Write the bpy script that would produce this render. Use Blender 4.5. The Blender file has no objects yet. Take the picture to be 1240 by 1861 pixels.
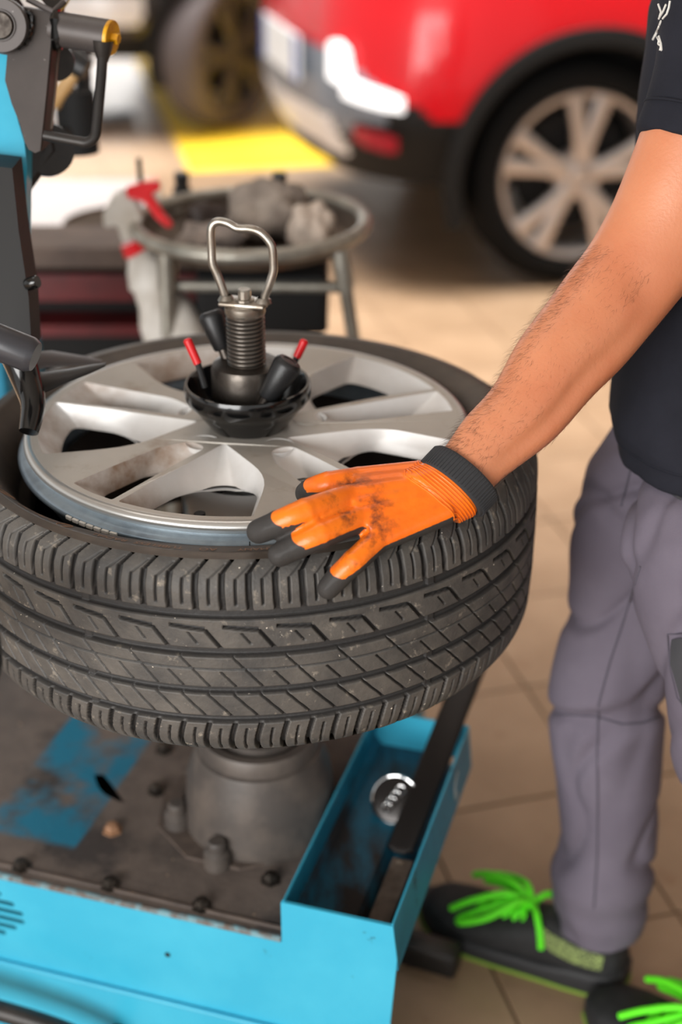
import bpy, bmesh, math, random
import numpy as np
from math import sin, cos, pi, radians, atan2, hypot
from mathutils import Vector, Matrix, noise as mnoise
random.seed(7); rng = np.random.default_rng(7)
SC = bpy.context.scene
COL = SC.collection

# ------------------------------------------------------------------ camera, world, lights, exposure
CAM_H, PITCH, FOC = 1.50, radians(27.5), 2585.0        # camera height, tilt down, focal length in pixels of a 1240x1861 frame
cam_d = bpy.data.cameras.new('camera'); cam = bpy.data.objects.new('camera', cam_d); COL.objects.link(cam)
cam.location = (0, 0, CAM_H); cam.rotation_euler = (pi / 2 - PITCH, 0, 0)
cam_d.sensor_fit = 'VERTICAL'; cam_d.sensor_height = 36.0; cam_d.lens = 36.0 * FOC / 1861.0
cam_d.dof.use_dof = True; cam_d.dof.focus_distance = 1.36; cam_d.dof.aperture_fstop = 2.1; cam_d.dof.aperture_blades = 9
cam_d.clip_start = 0.05
SC.camera = cam
vs = SC.view_settings
vs.view_transform = 'Standard'; vs.look = 'None'; vs.gamma = 1.0; vs.exposure = 0.0; vs.use_curve_mapping = False

world = bpy.data.worlds.new('world'); SC.world = world; world.use_nodes = True
wn = world.node_tree.nodes; wl = world.node_tree.links
wbg = wn['Background']; wbg.inputs['Color'].default_value = (1.0, 0.985, 0.965, 1); wbg.inputs['Strength'].default_value = 0.85

def area_light(name, loc, target, sx, sy, power, color=(1, 1, 1)):
    d = bpy.data.lights.new(name, 'AREA'); d.shape = 'RECTANGLE'; d.size = sx; d.size_y = sy; d.energy = power; d.color = color
    o = bpy.data.objects.new(name, d); COL.objects.link(o); o.location = loc
    o.rotation_euler = (Vector(target) - Vector(loc)).to_track_quat('-Z', 'Y').to_euler(); return o
area_light('door_daylight', (-2.2, -2.4, 1.6), (0.1, 1.6, 0.8), 3.0, 2.2, 225, (1.0, 0.99, 0.975))
area_light('ceiling_lamp', (-0.6, 2.4, 3.4), (-0.3, 1.9, 0), 2.4, 0.5, 12, (1.0, 0.97, 0.93))
rl = area_light('middle_floor_fill', (0.1, 3.9, 4.1), (0.1, 3.95, 0), 5.0, 1.2, 95, (1.0, 0.98, 0.95)); rl.data.spread = radians(55)  # unseen fill light, added to brighten the floor before the red car
rl = area_light('rear_floor_fill', (-0.6, 7.4, 4.1), (-0.5, 7.2, 0), 4.0, 1.6, 170, (1.0, 0.98, 0.95)); rl.data.spread = radians(90)  # unseen fill light, added for the yellow floor and the dark car

area_light('back_door_daylight', (0.5, 12.5, 1.5), (0.3, 4.0, 0.2), 8.0, 2.6, 360, (1.0, 0.98, 0.96))

# ------------------------------------------------------------------ helpers
def ray(x, y):
    f = Vector((0, cos(PITCH), -sin(PITCH))); u = Vector((0, sin(PITCH), cos(PITCH)))
    return Vector(((x - 620) / FOC, 0, 0)) + f + u * ((930.5 - y) / FOC)
O = Vector((0, 0, CAM_H))
def at(x, y, d): return O + ray(x, y) * d                         # the point seen at a pixel, d metres deep
def atz(x, y, z): r = ray(x, y); return O + r * ((z - CAM_H) / r.z)  # ... on the level z
def aty(x, y, Y): r = ray(x, y); return O + r * (Y / r.y)           # ... on the upright plane Y

class MB:
    def __init__(s): s.v = []; s.f = []
    def add(s, v, f):
        n = len(s.v); s.v += [tuple(p) for p in v]; s.f += [tuple(i + n for i in q) for q in f]; return s
def box_mb(c, size, R=None, bev=0.0, mb=None):
    mb = mb or MB(); hx, hy, hz = [a / 2 for a in size]; c = Vector(c)
    bm = bmesh.new(); bmesh.ops.create_cube(bm, size=1.0)
    bmesh.ops.scale(bm, vec=size, verts=bm.verts)
    if bev: bmesh.ops.bevel(bm, geom=bm.edges[:], offset=bev, segments=2, affect='EDGES', profile=0.5)
    R = R or Matrix.Identity(3)
    bm.verts.index_update()
    mb.add([c + R @ v.co for v in bm.verts], [[v.index for v in f.verts] for f in bm.faces]); bm.free(); return mb
def frame_of(t):
    t = Vector(t).normalized(); a = Vector((0, 0, 1)) if abs(t.z) < 0.9 else Vector((1, 0, 0))
    x = a.cross(t).normalized(); return x, t.cross(x)
def tube_mb(pts, r, n=12, closed=False, caps=True, mb=None):
    mb = mb or MB(); P = [Vector(p) for p in pts]; m = len(P)
    rr = r if isinstance(r, (list, tuple)) else [r] * m
    T = []
    for i in range(m):
        a = P[i - 1] if (i > 0 or closed) else P[i]; b = P[(i + 1) % m] if (i < m - 1 or closed) else P[i]
        T.append((b - a).normalized())
    x, y = frame_of(T[0]); V = []
    for i in range(m):
        x = (x - T[i] * x.dot(T[i])).normalized(); y = T[i].cross(x)
        for k in range(n):
            a = 2 * pi * k / n; V.append(P[i] + x * (rr[i] * cos(a)) + y * (rr[i] * sin(a)))
    F = []
    for i in range(m if closed else m - 1):
        j = (i + 1) % m
        for k in range(n): F.append((i * n + k, i * n + (k + 1) % n, j * n + (k + 1) % n, j * n + k))
    if caps and not closed:
        F.append(tuple(range(n - 1, -1, -1))); F.append(tuple((m - 1) * n + k for k in range(n)))
    return mb.add(V, F)
def smooth_path(pts, sub=6, closed=False):
    P = [Vector(p) for p in pts]; m = len(P); out = []
    for i in range(m if closed else m - 1):
        g = (lambda k: P[k % m]) if closed else (lambda k: P[max(0, min(m - 1, k))])
        p0, p1, p2, p3 = g(i - 1), g(i), g(i + 1), g(i + 2)
        for s in range(sub):
            t = s / sub
            out.append(0.5 * ((2 * p1) + (p2 - p0) * t + (2 * p0 - 5 * p1 + 4 * p2 - p3) * t * t + (3 * p1 - p0 - 3 * p2 + p3) * t ** 3))
    if not closed: out.append(P[-1])
    return out
def lathe_mb(prof, c=(0, 0, 0), axis=(0, 0, 1), n=64, mb=None, closed=False):
    mb = mb or MB(); c = Vector(c); ax = Vector(axis).normalized(); x, y = frame_of(ax); V = []; F = []; m = len(prof)
    for r, z in prof:
        for k in range(n):
            a = 2 * pi * k / n; V.append(c + ax * z + x * (max(r, 1e-5) * cos(a)) + y * (max(r, 1e-5) * sin(a)))
    for i in range(m if closed else m - 1):
        j = (i + 1) % m
        for k in range(n): F.append((i * n + k, i * n + (k + 1) % n, j * n + (k + 1) % n, j * n + k))
    return mb.add(V, F)
def loft_mb(secs, n=24, caps=True, mb=None, p=2.0):
    mb = mb or MB(); V = []; F = []; m = len(secs)
    for c, a, b in secs:
        c, a, b = Vector(c), Vector(a), Vector(b)
        for k in range(n):
            t = 2 * pi * k / n; ct, st = cos(t), sin(t)
            V.append(c + a * (math.copysign(abs(ct) ** (2 / p), ct)) + b * (math.copysign(abs(st) ** (2 / p), st)))
    for i in range(m - 1):
        for k in range(n): F.append((i * n + k, i * n + (k + 1) % n, (i + 1) * n + (k + 1) % n, (i + 1) * n + k))
    if caps: F.append(tuple(range(n - 1, -1, -1))); F.append(tuple((m - 1) * n + k for k in range(n)))
    return mb.add(V, F)
def prism_mb(poly, d, mb=None):
    """outline of points, pushed along the vector d"""
    mb = mb or MB(); d = Vector(d); n = len(poly); V = [Vector(p) for p in poly] + [Vector(p) + d for p in poly]
    F = [tuple(range(n)), tuple(range(2 * n - 1, n - 1, -1))] + [(i, i + n, (i + 1) % n + n, (i + 1) % n) for i in range(n)]
    return mb.add(V, F)
def ball_mb(c, r, mb=None, n=16, R=None):
    mb = mb or MB(); bm = bmesh.new(); bmesh.ops.create_uvsphere(bm, u_segments=n, v_segments=max(6, n * 2 // 3), radius=1)
    r = (r, r, r) if not isinstance(r, (tuple, list)) else r; c = Vector(c); R = R or Matrix.Identity(3); bm.verts.index_update()
    mb.add([c + R @ Vector((v.co.x * r[0], v.co.y * r[1], v.co.z * r[2])) for v in bm.verts], [[v.index for v in f.verts] for f in bm.faces]); bm.free(); return mb
def fill_mb(outer, holes):
    """flat face with holes, in (a, b); returns verts, faces"""
    cu = bpy.data.curves.new('fill', 'CURVE'); cu.dimensions = '2D'; cu.fill_mode = 'BOTH'
    for lp in [outer] + holes:
        sp = cu.splines.new('POLY'); sp.points.add(len(lp) - 1); sp.use_cyclic_u = True
        for q, p in zip(sp.points, lp): q.co = (p[0], p[1], 0, 1)
    o = bpy.data.objects.new('fill', cu); COL.objects.link(o)
    me = bpy.data.meshes.new_from_object(o.evaluated_get(bpy.context.evaluated_depsgraph_get()))
    v = [(q.co.x, q.co.y) for q in me.vertices]; f = [tuple(p.vertices) for p in me.polygons]
    bpy.data.objects.remove(o); bpy.data.curves.remove(cu); bpy.data.meshes.remove(me); return v, f
def text_mesh(txt, size, font_shear=0):
    cu = bpy.data.curves.new('t', 'FONT'); cu.body = txt; cu.size = size; cu.shear = font_shear; cu.align_x = 'CENTER'; cu.extrude = 0; cu.resolution_u = 3
    o = bpy.data.objects.new('t', cu); COL.objects.link(o)
    me = bpy.data.meshes.new_from_object(o.evaluated_get(bpy.context.evaluated_depsgraph_get()))
    v = [(q.co.x, q.co.y) for q in me.vertices]; f = [tuple(p.vertices) for p in me.polygons]
    bpy.data.objects.remove(o); bpy.data.curves.remove(cu); bpy.data.meshes.remove(me); return v, f

ORIG = {}
def thing(name, label, cat, loc, group=None):
    o = bpy.data.objects.new(name, None); COL.objects.link(o); o.location = loc; o.empty_display_size = 0.05
    o['label'] = label; o['category'] = cat
    if group: o['group'] = group
    ORIG[o.name] = Vector(loc); return o
def root_of(o):
    while o.parent: o = o.parent
    return o
def place(me, name, m, parent, smooth=True, label=None, kind=None):
    if smooth is not None:
        me.polygons.foreach_set('use_smooth', [bool(smooth)] * len(me.polygons))
    if m is not None: me.materials.append(m)
    o = bpy.data.objects.new(name, me); COL.objects.link(o)
    if parent:
        o.parent = parent
    if label: o['label'] = label
    if kind: o['kind'] = kind
    return o
def obj(name, mb, m, parent=None, smooth=True, sharp=35, label=None, kind=None, loc=None):
    """link what MB holds (world coordinates) as ONE mesh object; loc = origin of a top-level mesh"""
    off = ORIG[root_of(parent).name] if parent else Vector(loc or (0, 0, 0))
    me = bpy.data.meshes.new(name); me.from_pydata([tuple(Vector(v) - off) for v in mb.v], [], mb.f); me.validate()
    bm = bmesh.new(); bm.from_mesh(me); bmesh.ops.recalc_face_normals(bm, faces=bm.faces); bm.to_mesh(me); bm.free()
    o = place(me, name, m, parent, smooth, label, kind)
    if smooth and sharp: me.set_sharp_from_angle(angle=radians(sharp))
    if not parent:
        o.location = off; ORIG[o.name] = off
    return o
def tag(o, label, cat, group=None):
    o['label'] = label; o['category'] = cat
    if group: o['group'] = group
    return o
def remesh(mb, voxel, smooth=6, factor=0.5):
    me = bpy.data.meshes.new('r'); me.from_pydata(mb.v, [], mb.f); me.validate()
    bm = bmesh.new(); bm.from_mesh(me); bmesh.ops.recalc_face_normals(bm, faces=bm.faces); bm.to_mesh(me); bm.free()
    o = bpy.data.objects.new('r', me); COL.objects.link(o)
    m = o.modifiers.new('r', 'REMESH'); m.mode = 'VOXEL'; m.voxel_size = voxel
    if smooth: s = o.modifiers.new('s', 'SMOOTH'); s.iterations = smooth; s.factor = factor
    r = bpy.data.meshes.new_from_object(o.evaluated_get(bpy.context.evaluated_depsgraph_get()))
    bpy.data.objects.remove(o); bpy.data.meshes.remove(me)
    return r
def mesh_np(me):
    n = len(me.vertices); co = np.empty(n * 3, np.float32); me.vertices.foreach_get('co', co)
    no = np.empty(n * 3, np.float32); me.vertices.foreach_get('normal', no); return co.reshape(-1, 3), no.reshape(-1, 3)
def set_attr(me, name, val):
    a = me.attributes.new(name, 'FLOAT', 'POINT'); a.data.foreach_set('value', np.asarray(val, np.float32))

# ------------------------------------------------------------------ materials
def srgb(r, g, b):
    f = lambda c: (c / 255 / 12.92) if c / 255 <= 0.04045 else ((c / 255 + 0.055) / 1.055) ** 2.4
    return (f(r), f(g), f(b), 1)
def mat(name, col, rough=0.5, metal=0.0, col2=None, scale=20, lo=0.4, hi=0.65, detail=6, bump=0.0, bscale=200, coat=0.0, spec=0.5, rough2=None, stretch=None, sheen=0, sss=0):
    m = bpy.data.materials.new(name); m.use_nodes = True; nt = m.node_tree; N = nt.nodes; L = nt.links; b = N['Principled BSDF']
    b.inputs['Base Color'].default_value = col; b.inputs['Roughness'].default_value = rough; b.inputs['Metallic'].default_value = metal
    b.inputs['Coat Weight'].default_value = coat; b.inputs['Coat Roughness'].default_value = 0.06; b.inputs['Specular IOR Level'].default_value = spec
    if sheen: b.inputs['Sheen Weight'].default_value = sheen
    if sss: b.inputs['Subsurface Weight'].default_value = sss; b.inputs['Subsurface Radius'].default_value = (0.012, 0.005, 0.003); b.inputs['Subsurface Scale'].default_value = 0.5
    if col2 or bump:
        tc = N.new('ShaderNodeTexCoord'); src = tc.outputs['Object']
        if stretch:
            mp = N.new('ShaderNodeMapping'); mp.inputs['Scale'].default_value = stretch[0]; mp.inputs['Rotation'].default_value = stretch[1]; L.new(src, mp.inputs[0]); src = mp.outputs[0]
    if col2:
        nz = N.new('ShaderNodeTexNoise'); nz.inputs['Scale'].default_value = scale; nz.inputs['Detail'].default_value = detail; nz.inputs['Roughness'].default_value = 0.6; L.new(src, nz.inputs['Vector'])
        rp = N.new('ShaderNodeValToRGB'); rp.color_ramp.elements[0].position = lo; rp.color_ramp.elements[1].position = hi
        rp.color_ramp.elements[0].color = col; rp.color_ramp.elements[1].color = col2
        L.new(nz.outputs['Fac'], rp.inputs[0]); L.new(rp.outputs[0], b.inputs['Base Color'])
        if rough2 is not None:
            mr = N.new('ShaderNodeMapRange'); mr.inputs['From Min'].default_value = lo; mr.inputs['From Max'].default_value = hi
            mr.inputs['To Min'].default_value = rough; mr.inputs['To Max'].default_value = rough2; L.new(nz.outputs['Fac'], mr.inputs['Value']); L.new(mr.outputs[0], b.inputs['Roughness'])
    if bump:
        n2 = N.new('ShaderNodeTexNoise'); n2.inputs['Scale'].default_value = bscale; n2.inputs['Detail'].default_value = 4; L.new(src, n2.inputs['Vector'])
        bp = N.new('ShaderNodeBump'); bp.inputs['Strength'].default_value = bump; bp.inputs['Distance'].default_value = 0.002; L.new(n2.outputs['Fac'], bp.inputs['Height']); L.new(bp.outputs[0], b.inputs['Normal'])
    return m
def mixin(m, col, maskfn, base_socket=None, rough=None):
    """mix a second colour into a material by a mask built by maskfn(nodes, links) -> socket"""
    nt = m.node_tree; N = nt.nodes; L = nt.links; b = N['Principled BSDF']
    mx = N.new('ShaderNodeMix'); mx.data_type = 'RGBA'; mask = maskfn(N, L)
    inp = b.inputs['Base Color']
    if inp.links: L.new(inp.links[0].from_socket, mx.inputs[6])
    else: mx.inputs[6].default_value = inp.default_value
    mx.inputs[7].default_value = col; L.new(mask, mx.inputs[0]); L.new(mx.outputs[2], inp); 
    if rough is not None:
        mr = N.new('ShaderNodeMix'); mr.data_type = 'FLOAT'; ri = b.inputs['Roughness']
        if ri.links: L.new(ri.links[0].from_socket, mr.inputs[2])
        else: mr.inputs[2].default_value = ri.default_value
        mr.inputs[3].default_value = rough; L.new(mask, mr.inputs[0]); L.new(mr.outputs[0], ri)
    return m
def noise_mask(scale, lo, hi, detail=6, offset=(0, 0, 0), coord='Object'):
    def fn(N, L):
        tc = N.new('ShaderNodeTexCoord'); mp = N.new('ShaderNodeMapping'); mp.inputs['Location'].default_value = offset; L.new(tc.outputs[coord], mp.inputs[0])
        nz = N.new('ShaderNodeTexNoise'); nz.inputs['Scale'].default_value = scale; nz.inputs['Detail'].default_value = detail; nz.inputs['Roughness'].default_value = 0.65; L.new(mp.outputs[0], nz.inputs['Vector'])
        mr = N.new('ShaderNodeMapRange'); mr.inputs['From Min'].default_value = lo; mr.inputs['From Max'].default_value = hi; L.new(nz.outputs['Fac'], mr.inputs['Value']); return mr.outputs[0]
    return fn
def attr_mask(name, lo=0.0, hi=1.0):
    def fn(N, L):
        a = N.new('ShaderNodeAttribute'); a.attribute_name = name
        mr = N.new('ShaderNodeMapRange'); mr.inputs['From Min'].default_value = lo; mr.inputs['From Max'].default_value = hi; L.new(a.outputs['Fac'], mr.inputs['Value']); return mr.outputs[0]
    return fn
def mul_mask(*fns):
    def fn(N, L):
        s = fns[0](N, L)
        for g in fns[1:]:
            q = N.new('ShaderNodeMath'); q.operation = 'MULTIPLY'; q.use_clamp = True; L.new(s, q.inputs[0]); L.new(g(N, L), q.inputs[1]); s = q.outputs[0]
        return s
    return fn

M_blue = mat('blue_paint', srgb(54, 168, 200), 0.38, col2=srgb(64, 176, 206), scale=9, coat=0.15)
mixin(M_blue, srgb(30, 90, 110), noise_mask(38, 0.66, 0.72, 8), rough=0.6)
M_tray = mat('worn_shaded_blue', srgb(30, 132, 164), 0.42, col2=srgb(24, 110, 138), scale=14, lo=.35, hi=.7)  # worn blue paint, its base set to the blue as seen in shade
mixin(M_tray, srgb(40, 58, 64), noise_mask(22, 0.60, 0.70, 9), rough=0.55)
M_trayin = mat('scuffed_tray_floor', srgb(34, 112, 140), 0.4, col2=srgb(44, 40, 40), scale=16, lo=0.42, hi=0.60, detail=8, stretch=((1, 0.35, 1), (0, 0, radians(17))))
M_grime = mat('grimy_steel', srgb(70, 60, 55), 0.62, col2=srgb(98, 85, 76), scale=26, lo=0.35, hi=0.7, detail=9, bump=0.35, bscale=140)
mixin(M_grime, srgb(150, 120, 95), noise_mask(150, 0.70, 0.76, 2), rough=0.7)
M_cast = mat('oily_cast_iron', srgb(72, 66, 62), 0.48, col2=srgb(94, 85, 78), scale=18, bump=0.15, bscale=120)
M_black = mat('black_steel', srgb(40, 38, 37), 0.42, 0.3, col2=srgb(52, 48, 45), scale=30)
M_blackgloss = mat('gloss_black', srgb(12, 12, 12), 0.16, coat=0.3)
M_plastic = mat('black_plastic', srgb(26, 26, 27), 0.42, bump=0.08, bscale=500)
M_dark = mat('dark_void', srgb(10, 9, 9), 0.8)
M_bracket = mat('gunmetal_plate', srgb(86, 80, 78), 0.45, 0.35, col2=srgb(74, 69, 67), scale=14, lo=0.3, hi=0.7)
mixin(M_bracket, srgb(150, 145, 140), noise_mask(120, 0.69, 0.73, 3))
M_steel = mat('bright_steel', srgb(176, 172, 164), 0.28, 0.95, col2=srgb(140, 130, 118), scale=40, rough2=0.42)
M_oily = mat('oily_steel', srgb(86, 80, 74), 0.3, 0.8, col2=srgb(52, 46, 42), scale=50, rough2=0.5)
M_edge = mat('bare_steel_edge', srgb(190, 186, 178), 0.35, 0.85, col2=srgb(150, 140, 125), scale=12)
M_yellowcap = mat('yellow_paint', srgb(228, 168, 20), 0.4, col2=srgb(190, 130, 10), scale=60)
M_redplastic = mat('red_plastic', srgb(205, 18, 26), 0.35)
M_alloy = mat('dimmed_silver_alloy', srgb(184, 178, 169), 0.5, 0.3, col2=srgb(174, 167, 158), scale=7, coat=0.15)  # face base darkened: the dimmer light on top is painted in
mixin(M_alloy, srgb(150, 132, 114), noise_mask(16, 0.56, 0.76, 8), rough=0.6)
M_wall = mat('brightened_alloy', srgb(230, 229, 227), 0.36, 0.15, col2=srgb(222, 220, 217), scale=9, coat=0.1)  # same alloy made paler: daylight on the walls is painted in
mixin(M_wall, srgb(150, 122, 98), mul_mask(noise_mask(12, 0.34, 0.62, 8), attr_mask('dust')), rough=0.7)
M_flange = mat('bluish_rim_flange', srgb(150, 166, 178), 0.34, 0.6, col2=srgb(120, 134, 146), scale=22)
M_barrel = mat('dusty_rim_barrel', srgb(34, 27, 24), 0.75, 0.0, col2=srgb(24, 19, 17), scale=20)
M_tread = mat('dusty_tread_rubber', srgb(64, 62, 60), 0.58, col2=srgb(94, 89, 83), scale=26, lo=0.35, hi=0.72, detail=9, bump=0.25, bscale=260)
mixin(M_tread, srgb(150, 140, 126), noise_mask(70, 0.60, 0.74, 8), rough=0.8)
mixin(M_tread, srgb(205, 195, 180), noise_mask(170, 0.735, 0.765, 2), rough=0.8)
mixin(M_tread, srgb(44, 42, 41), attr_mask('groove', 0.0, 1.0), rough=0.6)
M_side = mat('sidewall_rubber', srgb(66, 58, 52), 0.5, col2=srgb(82, 72, 63), scale=30, lo=0.35, hi=0.7, bump=0.12, bscale=160)
M_letter = mat('brown_moulded_letters', srgb(146, 112, 88), 0.6)
M_inner = mat('tyre_inner_liner', srgb(16, 15, 15), 0.5)
M_wtext = mat('white_stamp', srgb(215, 212, 205), 0.6)
M_skin = mat('skin', srgb(206, 136, 98), 0.42, col2=srgb(192, 116, 80), scale=9, lo=0.3, hi=0.7, bump=0.16, bscale=330, sss=0.25)
M_hair = mat('dark_hair', srgb(60, 38, 26), 0.5)
M_orange = mat('orange_latex', srgb(246, 124, 18), 0.34, col2=srgb(240, 112, 14), scale=14, bump=0.12, bscale=260, coat=0.1)
M_cuff = mat('charcoal_knit', srgb(44, 44, 46), 0.85)
M_shirt = mat('navy_black_cotton', srgb(30, 31, 38), 0.9, col2=srgb(36, 37, 45), scale=9, bump=0.2, bscale=700, spec=0.2)
M_trouser = mat('grey_purple_workwear', srgb(103, 96, 108), 0.85, col2=srgb(111, 104, 116), scale=8, bump=0.2, bscale=800, spec=0.2)
M_seam = mat('seam_thread', srgb(82, 77, 88), 0.85)
M_patch = mat('charcoal_patch', srgb(62, 62, 66), 0.85)
M_shoe = mat('black_shoe_mesh', srgb(34, 34, 35), 0.7, col2=srgb(42, 42, 43), scale=60, bump=0.3, bscale=600)
M_sole = mat('dark_rubber_sole', srgb(38, 38, 40), 0.6)
M_lime = mat('lime_edge', srgb(128, 160, 56), 0.6)
M_neon = mat('neon_green_lace', srgb(104, 250, 34), 0.6, bump=0.3, bscale=900)
M_limemesh = mat('lime_mesh_panel', srgb(70, 78, 48), 0.7, col2=srgb(150, 168, 96), scale=420, lo=0.48, hi=0.52, detail=1)
M_red = mat('red_car_paint', srgb(196, 0, 16), 0.3, coat=0.45, spec=0.3)
M_greyplastic = mat('grey_bumper', srgb(112, 120, 130), 0.35, coat=0.2)
M_blackplastic = mat('black_cladding', srgb(20, 20, 20), 0.65, spec=0.25)
M_skid = mat('silver_skid', srgb(225, 228, 232), 0.3, 0.1)
M_darkcar = mat('black_car_paint', srgb(30, 27, 28), 0.25, coat=0.5)
M_glass = mat('dark_glass', srgb(14, 18, 20), 0.05, coat=0.5)
M_rubber = mat('car_tyre_rubber', srgb(10, 10, 10), 0.8, spec=0.2)
M_greyrubber = mat('grey_tyre_rubber', srgb(92, 84, 84), 0.75)  # even grey tyre rubber
M_carrim = mat('machined_rim', srgb(196, 188, 184), 0.28, 0.75)
M_darkrim = mat('dark_rim', srgb(96, 90, 88), 0.4, 0.4)
M_plate = mat('white_plate', srgb(232, 238, 242), 0.4)
M_platebl = mat('plate_blue', srgb(30, 80, 170), 0.4)
M_reflect = mat('red_reflector', srgb(150, 20, 34), 0.2, coat=0.5)
M_tile = mat('beige_floor_tile', srgb(168, 140, 113), 0.36, col2=srgb(146, 119, 93), scale=5, lo=0.3, hi=0.7, bump=0.06, bscale=60)
mixin(M_tile, srgb(140, 108, 80), noise_mask(7, 0.60, 0.74, 6, coord='Generated'), rough=0.5)
M_floor = mat('beige_tiled_floor', srgb(168, 140, 113), 0.42)
_N = M_floor.node_tree.nodes; _L = M_floor.node_tree.links
_tc = _N.new('ShaderNodeTexCoord'); _mp = _N.new('ShaderNodeMapping'); _bk = _N.new('ShaderNodeTexBrick')
_mp.inputs['Rotation'].default_value = (0, 0, -radians(15)); _mp.inputs['Location'].default_value = (-0.590, -1.413, 0)
_bk.offset = 0; _bk.inputs['Color1'].default_value = srgb(174, 147, 120); _bk.inputs['Color2'].default_value = srgb(162, 134, 107); _bk.inputs['Mortar'].default_value = srgb(120, 96, 72)
_bk.inputs['Scale'].default_value = 1.0; _bk.inputs['Brick Width'].default_value = 0.303; _bk.inputs['Row Height'].default_value = 0.303; _bk.inputs['Mortar Size'].default_value = 0.0028; _bk.inputs['Mortar Smooth'].default_value = 0.1
_L.new(_tc.outputs['Object'], _mp.inputs[0]); _L.new(_mp.outputs[0], _bk.inputs['Vector']); _L.new(_bk.outputs['Color'], _N['Principled BSDF'].inputs['Base Color'])
M_yellow = mat('yellow_floor_paint', srgb(246, 204, 50), 0.75, spec=0.25, col2=srgb(234, 188, 40), scale=3, lo=0.3, hi=0.7)
M_galv = mat('galvanised_pipe', srgb(168, 164, 154), 0.4, 0.7, col2=srgb(140, 134, 124), scale=26)
M_pan = mat('dirty_pan_steel', srgb(92, 78, 66), 0.5, 0.35, col2=srgb(58, 47, 40), scale=16)
mixin(M_pan, srgb(150, 92, 56), noise_mask(9, 0.60, 0.72, 5))
M_rag = mat('greasy_rag', srgb(150, 138, 127), 0.9, col2=srgb(92, 80, 72), scale=14)
M_redsteel = mat('dark_red_steel', srgb(96, 18, 22), 0.5, col2=srgb(66, 14, 16), scale=8)
M_brown = mat('brown_shelf', srgb(94, 78, 68), 0.65, col2=srgb(72, 58, 52), scale=10)
M_darkbrown = mat('dark_brown_lid', srgb(70, 58, 48), 0.5)
M_whiteplastic = mat('white_plastic', srgb(154, 148, 146), 0.5)
M_bottle = mat('grimy_white_bottle', srgb(206, 200, 192), 0.4, col2=srgb(170, 160, 148), scale=14)
M_wood = mat('pale_wood', srgb(206, 166, 112), 0.55, col2=srgb(190, 148, 94), scale=20)
M_chrome = mat('chrome', srgb(225, 225, 225), 0.08, 1.0)
M_lamp = bpy.data.materials.new('white_lamp'); M_lamp.use_nodes = True
_b = M_lamp.node_tree.nodes['Principled BSDF']; _b.inputs['Base Color'].default_value = (0.9, 0.9, 0.9, 1); _b.inputs['Emission Color'].default_value = (1, 1, 1, 1); _b.inputs['Emission Strength'].default_value = 1.1

# ------------------------------------------------------------------ floor
mb = MB().add([(-9, -4, -0.004), (9, -4, -0.004), (9, 16, -0.004), (-9, 16, -0.004)], [(0, 1, 2, 3)])
floor = obj('floor', mb, M_floor, None, smooth=False); floor['kind'] = 'structure'
# tiles: rows turned 15 degrees, 303 mm pitch, recessed joints; cut with the frustum so that only tiles in view are laid
T = 0.303; A15 = radians(15); ta = Vector((cos(A15), sin(A15), 0)); tb = Vector((-sin(A15), cos(A15), 0))
tile_me = {}
def tile_mesh(k):
    if k not in tile_me:
        m = box_mb((0, 0, -0.003), (T - 0.005, T - 0.005, 0.006), Matrix.Rotation(A15, 3, 'Z'), bev=0.0012)
        me = bpy.data.meshes.new('tile'); me.from_pydata(m.v, [], m.f); me.materials.append(M_tile); tile_me[k] = me
    return tile_me[k]
n_t = 0
for i in range(-22, 30):
    for j in range(-6, 26):
        p = ta * (0.590 + (i + 0.5) * T) + tb * (1.413 + (j + 0.5) * T)
        if not (0.15 < p.y < 6.0): continue
        if abs(p.x - 0.1) > (1.75 if p.y < 3.0 else 0.27 * p.y + 0.35): continue
        o = bpy.data.objects.new('tile', tile_mesh(0)); COL.objects.link(o); o.parent = floor
        o.location = (p.x, p.y, random.uniform(-0.0006, 0.0006)); n_t += 1
mb = prism_mb([(-1.36, 9.3, 0.0005), (-0.64, 6.0, 0.0005), (2.2, 6.5, 0.0005), (1.9, 9.9, 0.0005)], (0, 0, 0.001))
o = obj('trim_1', mb, M_yellow, None, smooth=False); o['kind'] = 'structure'; o['label'] = 'yellow painted floor area under the two cars'

M_ceil = mat('workshop_ceiling', srgb(196, 192, 186), 0.8, col2=srgb(186, 182, 176), scale=0.8)
M_wallp = mat('workshop_wall', srgb(205, 200, 192), 0.8, col2=srgb(196, 190, 182), scale=1.0)
o = obj('ceiling', box_mb((-1.0, 5.5, 4.25), (12.2, 17.2, 0.1)), M_ceil, None, smooth=False); o['kind'] = 'structure'
o = obj('wall_right', box_mb((5.05, 5.5, 2.1), (0.1, 17.0, 4.2)), M_wallp, None, smooth=False); o['kind'] = 'structure'

# ------------------------------------------------------------------ tyre changer (own axes: U to the right, V to the back, origin on the wheel axis)
AX = Vector((-0.101, 1.424, 0)); TH = radians(17)
U = Vector((cos(TH), -sin(TH), 0)); V = Vector((sin(TH), cos(TH), 0)); RZ = Matrix.Rotation(-TH, 3, 'Z')
def mp(u, v, z): return AX + U * u + V * v + Vector((0, 0, z))
changer = thing('tyre_changer', 'light blue tyre changing machine with grimy dark top, side tool tray and black tool arm', 'tyre changer', mp(-0.2, 0.1, 0))
ZB = 0.325; VF = -0.20; U0, U1 = -0.62, 0.095
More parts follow.
